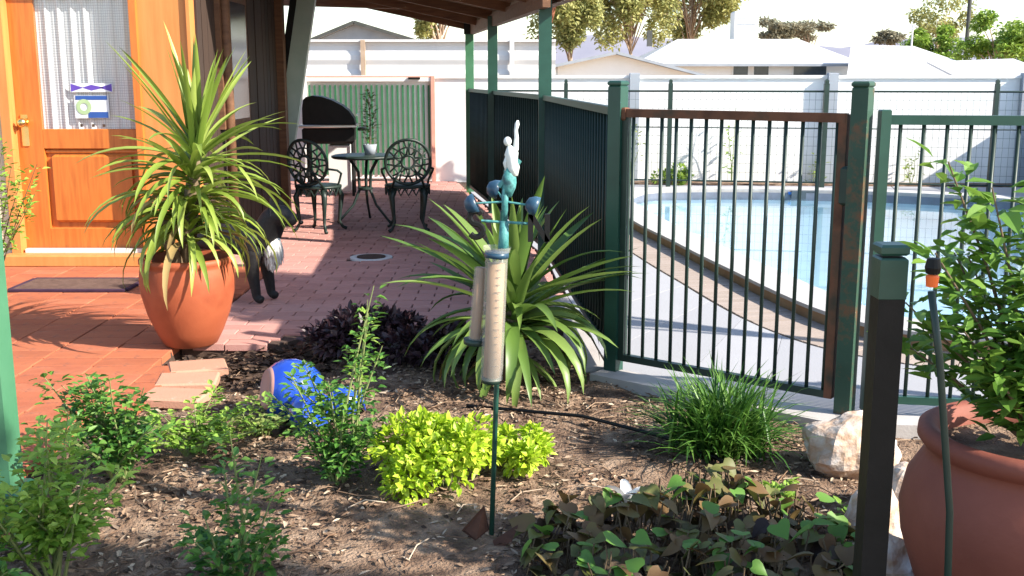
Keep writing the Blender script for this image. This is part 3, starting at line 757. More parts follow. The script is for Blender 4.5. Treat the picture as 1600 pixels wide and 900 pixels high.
MB().lathe([(0, .635), (.31, .635), (.325, .645), (.325, .66), (.30, .668), (0, .668)], 36).build('table_top', M_iron, tb, True)
for k in range(3):
    a0 = rad(90 + 120 * k); dx, dy = math.cos(a0), math.sin(a0)
    MB().tube([(dx * .16, dy * .16, .64), (dx * .07, dy * .07, .5), (dx * .06, dy * .06, .33), (dx * .13, dy * .13, .18), (dx * .27, dy * .27, .04), (dx * .30, dy * .30, .015)], [.016, .015, .015, .013, .012, .016], 8).build('leg', M_iron, tb, True)
MB().lathe([(.06, .32), (.075, .33), (.075, .345), (.06, .355)], 18).build('ring', M_iron, tb)
# plant on table
vp = thing('potted_plant', 'thin leafy plant in a small grey pot on the cast metal table', 'plant', (-1.40, 10.78, .669))
MB().lathe([(0, 0), (.05, 0), (.07, .10), (.062, .10), (.055, .085), (0, .085)], 18).build('pot', M_grey, vp, True)
fm = MB()
for k in range(170):
    h = U(.1, .62); a0 = U(0, 6.28); r = U(.01, .09) * (1.2 - h)
    fm.leaf(Vector((r * math.cos(a0), r * math.sin(a0), h)), Vector((math.cos(a0), math.sin(a0), U(-.2, .8))), Vector((0, 0, 1)), U(.03, .06), .025, .2)
fm.build('foliage', M_rose, vp, kind='stuff')
MB().tube([(0, 0, .08), (.01, 0, .35), (-.01, .01, .62)], [.006, .005, .003], 6).build('stem', M_stem, vp)

# ------------------------------------------------------------------ strap-leaved plants
def strap(L, w, a0, bend, n=9, fold=.22, twist=0):
    """strap leaf from the origin going +X, start elevation a0, bending down by bend in total"""
    mb = MB(); p = Vector((0, 0, 0)); vs = []
    for i in range(n + 1):
        u = i / n; a = a0 - bend * u ** 1.4
        wd = w * (.55 + .45 * math.sin(min(1, u * 2.2) * math.pi / 2)) * (1 - u ** 2.2) ** .8 if u < 1 else 0
        up = Vector((-math.sin(a), 0, math.cos(a))); side = Vector((0, math.cos(twist * u), 0)) + up * math.sin(twist * u)
        vs += [p - side * wd / 2 + up * wd * fold, p.copy(), p + side * wd / 2 + up * wd * fold]
        p = p + Vector((math.cos(a), 0, math.sin(a))) * (L / n)
    fs = []
    for i in range(n): fs += [(3 * i, 3 * i + 1, 3 * i + 4, 3 * i + 3), (3 * i + 1, 3 * i + 2, 3 * i + 5, 3 * i + 4)]
    mb.add(vs, fs); return mb
def rosette(root, sets, m_leaf, m_dry=None, lean=0):
    """sets: (count, z0, z1, elev0, elev1, len0, len1, width, bend0, bend1, dry chance)"""
    for (cnt, z0, z1, e0, e1, l0, l1, w, b0, b1, dry) in sets:
        protos = []
        for q in range(7):
            u = (q + .5) / 7
            args = (U(l0, l1), w * U(.85, 1.15), rad(e0 + (e1 - e0) * u), rad(U(b0, b1)))
            tw = U(-.5, .5)
            st_ = random.getstate(); s1 = strap(*args, twist=tw)
            protos.append((s1.mesh('leaf', m_leaf, True), strap(*args, twist=tw).mesh('leaf', m_dry or m_leaf, True)))
        for i in range(cnt):
            az = i * 2.39996 + U(-.35, .35)
            pr = random.choice(protos)
            lz = U(z0, z1)
            put('leaf', pr[1] if (U(0, 1) < dry) else pr[0], root, (U(-.015, .015) + lean * max(0, lz - .5), U(-.015, .015), lz), (U(-.12, .12), U(-.1, .1), az), U(.85, 1.12))
py = thing('potted_yucca', 'tall spiky yucca in an egg shaped terracotta pot on the path edge', 'potted plant', (-1.735, 5.72, 0))
prof = [(0, .004), (.125, .004), (.14, .012), (.175, .08), (.215, .18), (.242, .29), (.248, .37), (.24, .43), (.236, .445), (.245, .455), (.245, .475), (.235, .485), (.215, .475), (.212, .42)]
pot = MB().lathe(prof, 48).build('pot', M_terr, py, True)
MB().lathe([(0, .425), (.215, .42)], 32).build('potting_soil', M_soil, pot)
MB().tube([(0, 0, .40), (.02, .01, .6), (.05, 0, .82), (.085, .0, 1.04)], [.045, .042, .04, .03], 10).build('trunk', M_stem, py, True)
MB().tube([(-.02, -.02, .40), (-.07, -.05, .55), (-.09, -.06, .68)], [.035, .03, .025], 10).build('trunk', M_stem, py, True)
rosette(py, [
    (26, .98, 1.08, 52, 88, .50, .70, .046, 3, 25, 0),
    (36, .88, 1.02, 10, 50, .52, .72, .046, 20, 60, 0),
    (44, .72, .95, 0, 40, .48, .68, .046, 60, 115, .04),
    (46, .60, .80, -10, 40, .42, .62, .046, 80, 130, .10),
    (58, .52, .72, 0, 55, .40, .58, .042, 95, 140, .16)], M_leafy, M_dry, .16)
by = thing('yucca', 'broad strap leaved yucca growing in the bed behind the rain gauge', 'plant', (.0, 5.02, -.04))
MB().tube([(0, 0, -.02), (0, 0, .15), (.01, 0, .38)], [.06, .055, .04], 10).build('trunk', M_stem, by, True)
rosette(by, [
    (22, .36, .44, 55, 85, .46, .66, .066, 5, 35, 0),
    (30, .32, .42, 22, 55, .55, .78, .066, 15, 60, 0),
    (26, .26, .38, 0, 30, .48, .68, .066, 40, 95, .02),
    (30, .20, .34, -10, 30, .44, .62, .066, 95, 150, .05),
    (18, .12, .28, -25, 10, .34, .48, .05, 60, 100, .2)], M_leafd, M_dry)

# ------------------------------------------------------------------ leafy plants
def shrub(name, label, loc, stems, leaf_m, per, L, W, r0=.06, start=.25, stem_m=None, cat='shrub', group=None, up=.35):
    t = thing(name, label, cat, loc, 0, group)
    fo_ = MB(); sm = MB()
    for (dx, dy, h) in stems:
        ox, oy = U(-.02, .02), U(-.02, .02); k1 = U(-.03, .03); k2 = U(-.03, .03)
        P = lambda u: Vector((ox + dx * u ** 1.3 + k1 * math.sin(u * 5), oy + dy * u ** 1.3 + k2 * math.sin(u * 4), h * u))
        sm.tube([P(0) - Vector((0, 0, .04)), P(.33), P(.66), P(1)], [.006, .005, .0035, .0015], 5)
        for q in range(per):
            u = start + (1 - start) * U(0, 1) ** .85; c = P(u)
            a0 = U(0, 6.28); rr = r0 * U(.1, 1) * (1.15 - .6 * u)
            d = Vector((math.cos(a0), math.sin(a0), U(-.3, .7)))
            p = c + Vector((math.cos(a0) * rr, math.sin(a0) * rr, U(-.3, .5) * rr))
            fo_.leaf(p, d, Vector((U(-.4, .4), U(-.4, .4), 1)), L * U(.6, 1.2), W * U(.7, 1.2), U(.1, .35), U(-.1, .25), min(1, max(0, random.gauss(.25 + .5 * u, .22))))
    fo_.build('foliage', leaf_m, t, kind='stuff'); sm.build('stems', stem_m or M_gstem, t, kind='stuff')
    return t
def rs_(n, sx, sy, h0, h1): return [(random.gauss(0, sx), random.gauss(0, sy), U(h0, h1)) for _ in range(n)]
shrub('leafy_shrub', 'bright green leafy shrub at the foot of the pale green post', (-1.36, 3.02, -.04), rs_(15, .12, .10, .18, .46) + [(.06, .05, .50), (-.02, .02, .48)], M_rosey, 62, .042, .024, .085)
shrub('leafy_shrub', 'dark leaved low bush spreading in shade below the bright shrub by the post', (-1.50, 2.82, -.04), rs_(10, .14, .08, .10, .24), M_rose, 60, .04, .024, .09)
shrub('leafy_shrub', 'dense dark green bush overhanging the terracotta path edge', (-1.44, 3.80, -.04), rs_(18, .14, .12, .16, .42), M_rose, 62, .040, .024, .085)
shrub('leafy_shrub', 'low pale green shrub beside the edging pavers', (-1.27, 4.12, -.04), rs_(12, .17, .1, .08, .22), M_rosey, 55, .036, .022, .08)
shrub('leafy_shrub', 'low greyish ground shrub trailing across the mulch toward the blue pot', (-1.03, 4.32, -.04), rs_(9, .16, .08, .05, .14), M_ctr, 42, .03, .018, .07)
shrub('rose_bush', 'small upright rose bush with toothed leaves standing alone in the mulch', (-.80, 2.98, -.04), [(.0, .02, .46), (.05, .0, .40), (-.05, .03, .36), (.10, .04, .24), (-.11, .0, .2), (.03, -.08, .2), (.12, -.03, .16), (-.07, -.06, .16), (-.14, .03, .14)], M_rose, 46, .042, .022, .08, .1)
shrub('rose_bush', 'taller rose bush with yellowing shoots in front of the blue pot', (-.63, 3.74, -.04), [(.13, .12, .72), (.12, .10, .60), (.15, .12, .50), (-.12, .10, .44), (-.20, .05, .42), (-.24, .1, .34), (0, .0, .40), (.05, .02, .32), (-.07, -.05, .3), (.12, -.05, .28), (-.15, -.02, .24), (-.03, .06, .36), (.16, .02, .22), (.08, -.08, .2)], M_rose, 75, .036, .021, .07, .15)
shrub('rose_bush', 'slender yellow green rose shoots rising beside the blue pot', (-.60, 3.98, -.04), [(.03, .02, .64), (.06, .03, .58), (-.02, .0, .45), (-.22, -.02, .40), (-.26, .02, .34)], M_rosey, 26, .034, .02, .045, .3)
for i, (x, y) in enumerate([(.93, 3.62), (.56, 3.5), (1.12, 3.35)]):
    shrub('seedling', ['bright seedling sprouting beside the irrigation tube', 'small green sprout next to the white petals', 'tiny seedling between the vine and the rock'][i], (x, y, -.04), rs_(5, .04, .04, .03, .09), M_rosey, 12, .04, .022, .03)

def mound(name, label, loc, R, n, leaf_m, L, W, cat='shrub', clump=14):
    t = thing(name, label, cat, loc); fo_ = MB(); st_ = MB()
    bl = []
    for _ in range(clump):
        a0 = U(0, 6.28); r = U(0, .75) ** .6
        bl.append((r * math.cos(a0) * R[0], r * math.sin(a0) * R[1], R[2] * (1 - r * r) ** .5 * U(.55, .95), U(.22, .42)))
    for _ in range(n):
        x, y, z, s = random.choice(bl)
        v = Vector((random.gauss(0, 1), random.gauss(0, 1), random.gauss(.25, 1))).normalized()
        q = U(.7, 1.05)
        p = Vector((x + v.x * R[0] * s * q, y + v.y * R[1] * s * q, max(.0, z + v.z * R[2] * s * q)))
        d = (v + Vector((U(-.7, .7), U(-.7, .7), U(-.3, .6)))).normalized()
        fo_.leaf(p, d, (v + Vector((0, 0, .8))), L * U(.6, 1.2), W * U(.7, 1.2), U(.1, .3), U(-.1, .3))
    for x, y, z, s in bl: st_.tube([(x * .2, y * .2, -.03), (x * .7, y * .7, z * .5), (x, y, z)], [.006, .004, .003], 5)
    fo_.build('foliage', leaf_m, t, kind='stuff'); st_.build('stems', M_gstem, t, kind='stuff'); return t
mound('golden_shrub', 'rounded bright lime green shrub in front of the rain gauge stake', (-.24, 3.72, -.04), (.26, .20, .23), 3000, M_lime, .034, .022, clump=22)
mound('golden_shrub', 'smaller lime green mound adjoining the lime shrub beyond the stake', (.03, 3.86, -.04), (.15, .14, .17), 1200, M_lime, .032, .021, clump=10)
mound('purple_shrub', 'low dark purple leaved shrub at the edge of the brick patio', (-.76, 5.66, -.04), (.36, .24, .20), 2000, M_purple, .055, .03, clump=18)
mound('purple_shrub', 'dark purple leaved clump tucked against the strap leaved yucca', (-.36, 5.42, -.04), (.28, .2, .18), 1200, M_purple, .055, .03, clump=12)
# grassy clump near the gate
mg = thing('grass_clump', 'dense strappy green clump growing beside the pool gate', 'plant', (.82, 4.10, -.04)); fo_ = MB()
for i in range(760):
    a0 = U(0, 6.28); L = U(.2, .44); e = rad(U(30, 88)); bd = rad(U(25, 100))
    s1 = strap(L, U(.009, .016), e, bd, 5, .15, 0); ca, sa = math.cos(a0), math.sin(a0); ox, oy = random.gauss(0, .065), random.gauss(0, .06)
    fo_.add([(v[0] * ca - v[1] * sa + ox, v[0] * sa + v[1] * ca + oy, max(0, v[2])) for v in s1.v], s1.f)
fo_.build('blades', M_mondo, mg, kind='stuff')
# far planting seen through the gate
mound('round_shrub', 'small bright green shrub at the foot of the wall beyond the pool', (2.15, wall_y(2.15) - .35, .0), (.26, .16, .22), 700, M_bright, .06, .035, clump=8)
for i, (x, h, lb) in enumerate([(2.95, 1.05, 'thin climbing plant trained up the white wall beyond the pool'), (4.05, .38, 'small dry plant at the wall foot between the piers'), (1.62, .8, 'spindly plant beside the grey pier beyond the pool'), (5.3, .45, 'little leafy plant by the shaded end of the wall')]):
    shrub('wall_plant', lb, (x, wall_y(x) - .22, .02), [(U(-.1, .1), 0, h), (U(-.12, .12), 0, h * .8), (U(-.2, .2), 0, h * .5)], M_ctr if i != 0 else M_rosey, 16, .07, .035, .09, .1)
# dark sweet potato vine: heart leaves
def heart(L, W, m, curl):
    mb = MB(); pr = [(0, .0), (-.10, .28), (.05, .46), (.25, .50), (.5, .40), (.75, .2), (1, 0)]
    vs = [(x * L, y * W, .12 * W * abs(y) * 2 - curl * (x * L) ** 2 / L) for x, y in pr]; k = len(pr)
    vs += [(x * L, -y * W, .12 * W * abs(y) * 2 - curl * (x * L) ** 2 / L) for x, y in pr[1:-1]]
    mid = [(.15 * L, 0, 0), (.5 * L, 0, -curl * .25 * L)]; vs += mid; a, b = k + 5, k + 6
    fs = [(0, a, 1), (1, a, 2), (2, a, 3), (3, a, b, 4), (4, b, 5), (5, b, 6)]
    mi = lambda i: k + i - 1
    fs += [(a, 0, mi(1)), (a, mi(1), mi(2)), (a, mi(2), mi(3)), (b, a, mi(3), mi(4)), (b, mi(4), mi(5)), (b, mi(5), 6)]
    mb.add(vs, fs); return mb.mesh('leaf', m, True)
vine = thing('ground_vine', 'sprawling ground vine of dark heart shaped leaves in the foreground', 'plant', (.56, 3.0, -.04))
hd = [heart(U(.055, .085), U(.05, .078), M_vined, U(0, .5)) for _ in range(6)]; hg = [heart(U(.05, .075), U(.045, .07), M_vineg, U(0, .4)) for _ in range(4)]
vst = MB(); vrest = MB()
for i in range(560):
    while True:
        x, y = U(-.52, .62), U(-.5, .62)
        if (x / .56) ** 2 + ((y - .02) / (.50 + .1 * math.sin(x * 9))) ** 2 < 1: break
    h = .05 + .14 * max(0, 1 - (x / .55) ** 2) * U(.25, 1)
    gz = soil_z(.56 + x, 3.0 + y) + .04
    g_ = U(0, 1) < .26
    rot_ = (U(-.5, .5), U(-.2, .75), U(0, 6.28))
    if i < 300: put('leaf', random.choice(hg if g_ else hd), vine, (x, y, gz + h + (.02 if g_ else 0)), rot_, U(.8, 1.2))
    else:
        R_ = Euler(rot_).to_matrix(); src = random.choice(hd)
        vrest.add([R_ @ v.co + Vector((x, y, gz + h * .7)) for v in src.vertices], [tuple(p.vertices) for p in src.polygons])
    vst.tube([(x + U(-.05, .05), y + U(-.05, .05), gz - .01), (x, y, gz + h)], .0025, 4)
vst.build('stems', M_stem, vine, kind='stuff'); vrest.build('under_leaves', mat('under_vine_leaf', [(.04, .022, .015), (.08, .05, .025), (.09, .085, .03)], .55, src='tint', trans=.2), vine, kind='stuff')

# ------------------------------------------------------------------ pot with shrub on the right, sprinkler, posts, rocks
rp = thing('potted_shrub', 'leafy green shrub in a large round terracotta pot beside the dark post', 'potted plant', (1.372, 2.70, -.05))
prof = [(0, .0), (.20, .0), (.22, .02), (.285, .14), (.325, .26), (.335, .34), (.32, .42), (.285, .48), (.268, .505), (.285, .515), (.30, .535), (.298, .56), (.275, .572), (.25, .56), (.245, .5)]
pot = MB().lathe(prof, 64).build('pot', M_terr2, rp, True)
MB().lathe([(0, .515), (.25, .51)], 32).build('potting_soil', M_soil, pot)
lp = [MB().leaf(Vector((0, 0, 0)), Vector((1, 0, 0)), Vector((0, 0, 1)), U(.05, .075), U(.028, .042), .18, U(0, .25)).mesh('leaf', M_potshrub) for _ in range(6)]
shm = MB(); bm_ = MB(); placed = 0
tips = [(-.27, .06, 1.26), (-.18, .0, 1.2), (-.32, -.03, 1.04), (-.05, .03, 1.22), (.03, -.05, 1.15), (-.22, .1, 1.02), (.10, .05, 1.22), (-.12, -.14, 1.04), (.0, .15, 1.12), (-.36, .04, .9), (-.27, -.12, .86), (.15, -.08, 1.1), (-.05, -.2, .9), (.22, .05, 1.05), (-.15, .18, 1.0), (-.34, .13, .78), (-.2, -.16, .76), (.08, -.22, .82), (-.1, -.05, .98), (.04, .05, .95)]
cand = []
for (dx, dy, h) in tips:
    P = lambda u: Vector((dx * u ** 1.2, dy * u ** 1.2, .51 + (h - .51) * u))
    MB().tube([P(0), P(.3) + Vector((U(-.02, .02), 0, 0)), P(.65), P(1)], [.008, .006, .004, .002], 6).build('stem', M_stem, rp, True)
    for q in range(95):
        u = .12 + .88 * U(0, 1) ** .8; a0 = U(0, 6.28); rr = U(.005, .11) * (1.15 - .75 * u)
        cand.append((P(u) + Vector((math.cos(a0) * rr, math.sin(a0) * rr, U(-.3, .6) * rr)), a0, u))
cand.sort(key=lambda c: c[0].y - .35 * c[0].z)
for i, (p, a0, u) in enumerate(cand):
    if i % 5 == 0 and placed < 300:
        put('leaf', random.choice(lp), rp, p, (U(-.5, .5), U(-.9, .4), a0), U(.8, 1.25)); placed += 1
    else:
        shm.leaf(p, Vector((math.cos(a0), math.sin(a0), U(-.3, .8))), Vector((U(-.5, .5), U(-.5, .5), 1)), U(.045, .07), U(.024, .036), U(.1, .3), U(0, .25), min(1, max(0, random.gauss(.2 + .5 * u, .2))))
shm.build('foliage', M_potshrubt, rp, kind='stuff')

bp_ = thing('square_post', 'dark square steel post with a green cap next to the large pot', 'post', (.775, 2.2, -.06))
MB().box((0, 0, .56), (.054, .054, 1.12), bev=.004).build('shaft', M_black, bp_); MB().box((0, 0, 1.135), (.058, .058, .022), bev=.005).build('cap', M_green, bp_); MB().box((0, 0, 1.075), (.0565, .0565, .088), bev=.004).build('lit_top', M_green, bp_)  # top sleeve coloured greener to stand for sunlight on the post's end
sp = thing('sprinkler_riser', 'thin dark irrigation riser with an orange sprinkler tip before the large pot', 'sprinkler', (.885, 2.1, -.06))
tz = at(1457, 432, 2.1); bz = at(1484, 800, 2.1)
ln = Vector((tz.x - .885, 0, 0))
MB().tube([(at(1490, 900, 2.1).x - .885 + .01, 0, 0), (bz.x - .885, 0, bz.z + .06), (at(1468, 560, 2.1).x - .885, 0, at(1468, 560, 2.1).z + .06), (tz.x - .885, 0, tz.z + .03)], .0075, 10).build('riser', M_bar, sp, True)
MB().lathe([(0, 0), (.011, 0), (.013, .02), (.010, .024), (0, .024)], 14, (tz.x - .885, 0, tz.z + .04)).build('tip', M_orangep, sp); MB().lathe([(.0, 0), (.013, 0), (.016, .012), (.012, .03), (0, .032)], 14, (tz.x - .885, 0, tz.z + .066)).build('nozzle', M_black, sp)

def rock(label, c, r, seed, rz=0, group='quartz rocks'):
    mb = MB(); n, m = 26, 18; mb.blob((0, 0, 0), (1, 1, 1), n, m)
    vs = []
    for v in mb.v:
        v = Vector(v); d = 1 + .24 * NZ.noise(v * 1.3 + Vector((seed, 0, 0))) + .12 * NZ.noise(v * 3.1 + Vector((0, seed, 0)))
        vs.append((v.x * r[0] * d, v.y * r[1] * d, v.z * r[2] * d))
    mb.v = vs; o = mb.build('rock', M_rock, loc=(c[0], c[1], c[2])); o.rotation_euler = (0, 0, rz); return tag(o, label, 'rock', group)
rock('pale pink white quartz rock sitting against the gate post', (1.27, 3.88, .06), (.175, .13, .125), 3.1)
rock('brown stained rock wedged behind the dark square post', (1.33, 3.45, .03), (.13, .12, .11), 8.2, .8)
rock('flat pale rock at the foot of the large pot', (1.09, 2.98, .0), (.11, .11, .10), 5.5, .3)
rock('dark jagged stone between the dark post and the large pot', (1.16, 3.28, .02), (.09, .09, .12), 12.5, 1.3)
# white petals
M_petal = mat('white_petal', [(.74, .73, .70), (.82, .81, .78)], .6, 20, trans=.2)
fl_ = thing('fallen_petals', 'curled white petals lying at the edge of the dark vine', 'flower', (.385, 3.56, -.035))
for q in range(4):
    put('petal', strap(.11, .045, rad(U(50, 85)), rad(U(50, 110)), 6, .3, U(-1, 1)).mesh('petal', M_petal, True), fl_, (U(-.02, .03), U(-.02, .02), .0), (0, 0, q * 1.7))
ir = MB(); ir.tube([(-.2, 4.6, .0), (.3, 4.45, .0), (.62, 4.2, -.01), (.78, 3.95, -.005), (.86, 3.7, -.01), (.92, 3.5, -.01), (.98, 3.36, -.02)], .008, 8)
tag(ir.build('irrigation_tube', M_black, smooth=True), 'black irrigation tube snaking through the mulch past the grass clump', 'tube')

# ------------------------------------------------------------------ blue glazed pot lying on its side
bp2 = thing('blue_pot', 'round cobalt glazed jar lying tipped over in the mulch', 'pot', (-.94, 4.52, -.04))
M1 = Matrix.Rotation(rad(205), 3, 'Z') @ Matrix.Rotation(rad(78), 3, 'Y')
MB().lathe([(0, -.120), (.05, -.118), (.095, -.095), (.126, -.05), (.138, .01), (.130, .06), (.112, .092), (.092, .112)], 40, (0, 0, .132), M=M1).build('jar', M_blue, bp2, True)
MB().lathe([(.092, .112), (.088, .118), (.078, .128), (.07, .124), (.03, .122), (0, .122)], 40, (0, 0, .132), M=M1).build('clay_foot', M_pinkclay, bp2, True)
for label, c, r, ry, rz in (('small cobalt glazed jar leaning against the larger blue jar', (-.845, 4.36, -.045), .092, 70, -60), ('little dark blue glazed jar half hidden behind the rose shoots', (-.735, 4.55, -.045), .075, 80, 10)):
    t = thing('blue_pot', label, 'pot', c); M1 = Matrix.Rotation(rad(rz), 3, 'Z') @ Matrix.Rotation(rad(ry), 3, 'Y')
    MB().lathe([(0, -.9 * r), (.5 * r, -.88 * r), (.85 * r, -.5 * r), (1. * r, 0), (.88 * r, .5 * r), (.6 * r, .78 * r), (.55 * r, .95 * r), (.72 * r, 1.15 * r), (.66 * r, 1.17 * r), (.45 * r, .9 * r), (0, .5 * r)], 32, (0, 0, r * .98), M=M1).build('jar', M_blue, t, True)
    MB().lathe([(.73 * r, 1.12 * r), (.77 * r, 1.17 * r), (.70 * r, 1.21 * r)], 32, (0, 0, r * .98), M=M1).build('rim', M_blue, t, True)

# ------------------------------------------------------------------ rain gauge with weather vane
rg = thing('rain_gauge', 'rain gauge tubes on a thin stake topped by a weather vane', 'rain gauge', (-.066, 3.25, -.05))
O = Vector((-.066, 3.25, -.05))
def rp_(px, py, dy=0): return at(px, py, 3.25 + dy) - O
MB().tube([rp_(768, 835), rp_(776, 600), rp_(786, 330)], [.008, .008, .008], 8).build('stake', M_green, rg, True)
fp = MB(); q = rp_(748, 815)
fq = [(-.055, .01, -.035), (.015, -.01, .055), (.03, .0, -.03), (-.01, -.035, -.05)]
fp.add([q + Vector(v) for v in fq] + [q + Vector(v) + Vector((.003, .006, .003)) for v in fq], [(0, 1, 2, 3), (7, 6, 5, 4), (0, 4, 5, 1), (1, 5, 6, 2), (2, 6, 7, 3), (3, 7, 4, 0)])
q2 = rp_(785, 838); fp.add([q2 + Vector(v) for v in ((-.03, .0, -.02), (.05, .01, .03), (.03, -.02, -.01), (-.02, -.02, -.04), (-.03, .006, -.016), (.05, .016, .034), (.03, -.014, -.006), (-.02, -.014, -.036))], [(0, 1, 2, 3), (7, 6, 5, 4), (0, 4, 5, 1), (1, 5, 6, 2), (2, 6, 7, 3), (3, 7, 4, 0)])
fp.build('spade_foot', M_rustp, rg)
a, b = rp_(768, 592, -.035), rp_(776, 400, -.035)
MB().tube([a, b], .034, 24, False).build('measuring_tube', M_plastic, rg, True)
MB().tube([a + (b - a) * .02, b + (a - b) * .06], .026, 16, True).build('inner_tube', M_card, rg, True)
MB().tube([a - (b - a) * .03, a + (b - a) * .015], .030, 20).build('tube_base', M_bar, rg, True)
MB().tube([b - (b - a) * .01, b + (b - a) * .035], [.037, .036], 24).build('collar', M_cup, rg, True)
MB().tube([b + (b - a) * .034, b + (b - a) * .075], [.039, .042], 24, False).build('funnel', M_plastic, rg, True)
for k in range(14):
    p = a.lerp(b, .12 + .06 * k); MB().box(p + Vector((.008, -.0272, 0)), (.020 if k % 5 == 0 else .012, .001, .0018)).build('tick', M_ink, rg)
a2, b2 = rp_(742, 532, .0), rp_(752, 418, .0)
MB().tube([a2, b2], .021, 18, False).build('small_tube', M_plastic, rg, True); MB().tube([a2 + (b2 - a2) * .03, b2], .016, 14).build('card', M_card, rg, True)
MB().tube([a2 - (b2 - a2) * .05, a2 + (b2 - a2) * .02], [.034, .036], 20).build('bracket', M_bar, rg, True)
MB().tube([a2, rp_(772, 536, 0)], .008, 8).build('bracket_arm', M_bar, rg)
# cardinal arms and letters
MB().tube([rp_(752, 345), rp_(835, 350)], .0045, 6).build('cardinal_rod', M_verd, rg)
MB().tube([rp_(786, 396), rp_(788, 345)], [.017, .013], 12).build('socket', M_verd, rg, True)
letter_n = MB()
for q0, q1 in (((-.6, -1), (-.6, 1)), ((-.6, 1), (.6, -1)), ((.6, -1), (.6, 1))):
    letter_n.bar(rp_(842, 356) + Vector((q0[0] * .042, 0, q0[1] * .042)), rp_(842, 356) + Vector((q1[0] * .042, 0, q1[1] * .042)), .016, .012, up=(0, 1, 0))
letter_n.build('letter', M_black, rg)
def letter(pts, c, s, name):
    mb = MB(); mb.tube([c + Vector((x * s, .0, z * s)) for x, z in pts], .0095, 6); mb.build(name, M_black, rg)
sS = [(math.cos(rad(t)) * .5, math.sin(rad(t)) * .5 + .5) for t in range(30, 271, 30)] + [(math.cos(rad(t)) * .5, math.sin(rad(t)) * .5 - .5) for t in range(60, -151, -30)]
letter(sS, rp_(744, 350), .040, 'letter')
hub = rp_(789, 315)
for px, py_, dy in ((740, 318, .0), (836, 322, -.02), (775, 296, .07)):
    c = rp_(px, py_, dy); MB().tube([hub, c], .0035, 6).build('cup_arm', M_verd, rg)
    MB().lathe([(0, -.03), (.018, -.025), (.028, -.008), (.03, .008), (.026, .008), (.02, -.008), (0, -.02)], 16, c, M=Matrix.Rotation(rad(U(60, 110)), 3, 'Y')).build('cup', M_cup, rg, True)
MB().tube([rp_(788, 345), rp_(790, 285)], .010, 10).build('spindle', M_verd, rg, True)
MB().blob(rp_(795, 285), (.022, .02, .045), 12, 8, .12).build('mount', M_verd, rg, True)
MB().tube([rp_(780, 292), rp_(798, 268), rp_(812, 250)], .008, 6).build('vane_rod', M_verd, rg)
bd = MB()
bd.tube([rp_(803, 275), rp_(802, 262), rp_(800, 250), rp_(799, 240), rp_(797, 232), rp_(796, 228)], [.012, .019, .017, .021, .012, .007], 12)
bd.blob(rp_(793, 221), (.012, .012, .014), 12, 8)
bd.tube([rp_(801, 245), rp_(806, 232), rp_(807, 215), rp_(806, 203), rp_(808, 194), rp_(809, 188)], [.010, .0085, .0065, .0055, .007, .003], 8)
bd.tube([rp_(794, 244), rp_(789, 255), rp_(792, 268)], [.008, .006, .005], 8)
bd.build('figure', M_bird, rg, True)

# ------------------------------------------------------------------ dog (standing behind the yucca pot, facing right)
dog = thing('dog', 'black dog with a white chest standing behind the potted yucca', 'dog', (-1.60, 6.86, 0), rad(-22))
J = [(-.02, 0, .43), (-.20, 0, .43), (-.40, 0, .44), (.03, 0, .40), (.08, 0, .50), (.13, 0, .575), (.20, 0, .56), (.275, 0, .525),
     (-.01, .075, .36), (-.02, .08, .21), (.0, .08, .10), (.008, .08, .035), (.06, .08, .022),
     (-.01, -.075, .36), (-.02, -.08, .21), (.0, -.08, .10), (.008, -.08, .035), (.06, -.08, .022),
     (-.43, .08, .36), (-.38, .085, .25), (-.47, .085, .15), (-.45, .085, .03), (-.41, .085, .018),
     (-.43, -.08, .36), (-.38, -.085, .25), (-.47, -.085, .15), (-.45, -.085, .03), (-.41, -.085, .018),
     (-.52, 0, .42), (-.60, 0, .32), (-.66, 0, .22)]
Ed = [(0, 1), (1, 2), (0, 3), (3, 4), (4, 5), (5, 6), (6, 7), (0, 8), (8, 9), (9, 10), (10, 11), (11, 12), (0, 13), (13, 14), (14, 15), (15, 16), (16, 17), (2, 18), (18, 19), (19, 20), (20, 21), (21, 22), (2, 23), (23, 24), (24, 25), (25, 26), (26, 27), (2, 28), (28, 29), (29, 30)]
Rr = [.14, .13, .12, .125, .10, .092, .066, .04, .07, .045, .034, .030, .034, .07, .045, .034, .030, .034, .07, .055, .03, .026, .026, .07, .055, .03, .026, .026, .035, .04, .025]
me = bpy.data.meshes.new('body'); me.from_pydata(J, Ed, []); me.materials.append(M_dog)
bo = put('body', me, dog)
md = bo.modifiers.new('skin', 'SKIN')
if not me.skin_vertices: me.attributes
for i, sv in enumerate(me.skin_vertices[0].data if me.skin_vertices else []): sv.radius = (Rr[i], Rr[i]); sv.use_root = (i == 0)
md.use_smooth_shade = True
ss = bo.modifiers.new('sub', 'SUBSURF'); ss.levels = 2; ss.render_levels = 2
if not me.skin_vertices:
    pass
for sx in (-1, 1):
    e_ = MB(); e_.add([(.11, sx * .05, .63), (.16, sx * .045, .625), (.135, sx * .085, .56), (.12, sx * .055, .69), (.125, sx * .07, .62)], [(0, 4, 3), (3, 4, 1), (1, 4, 2), (2, 4, 0), (0, 3, 1), (0, 1, 2)]); e_.build('ear', M_dog, dog)
    MB().blob((.212, sx * .035, .578), (.009, .007, .009), 8, 6).build('eye', M_glassd, dog, True)
MB().blob((.305, 0, .528), (.015, .018, .014), 8, 6).build('nose', M_black, dog, True)
ch = MB(); ch.blob((.085, 0, .36), (.062, .06, .10), 18, 14, .03)
for _ in range(300):
    v = Vector((random.gauss(.5, .8), random.gauss(0, 1), random.gauss(0, 1))).normalized()
    p = Vector((.085 + v.x * .06, v.y * .058, .36 + v.z * .097)); ch.leaf(p, (v * .18 + Vector((U(-.12, .12), U(-.12, .12), -1))), v, U(.045, .08), .018, .05, .05)
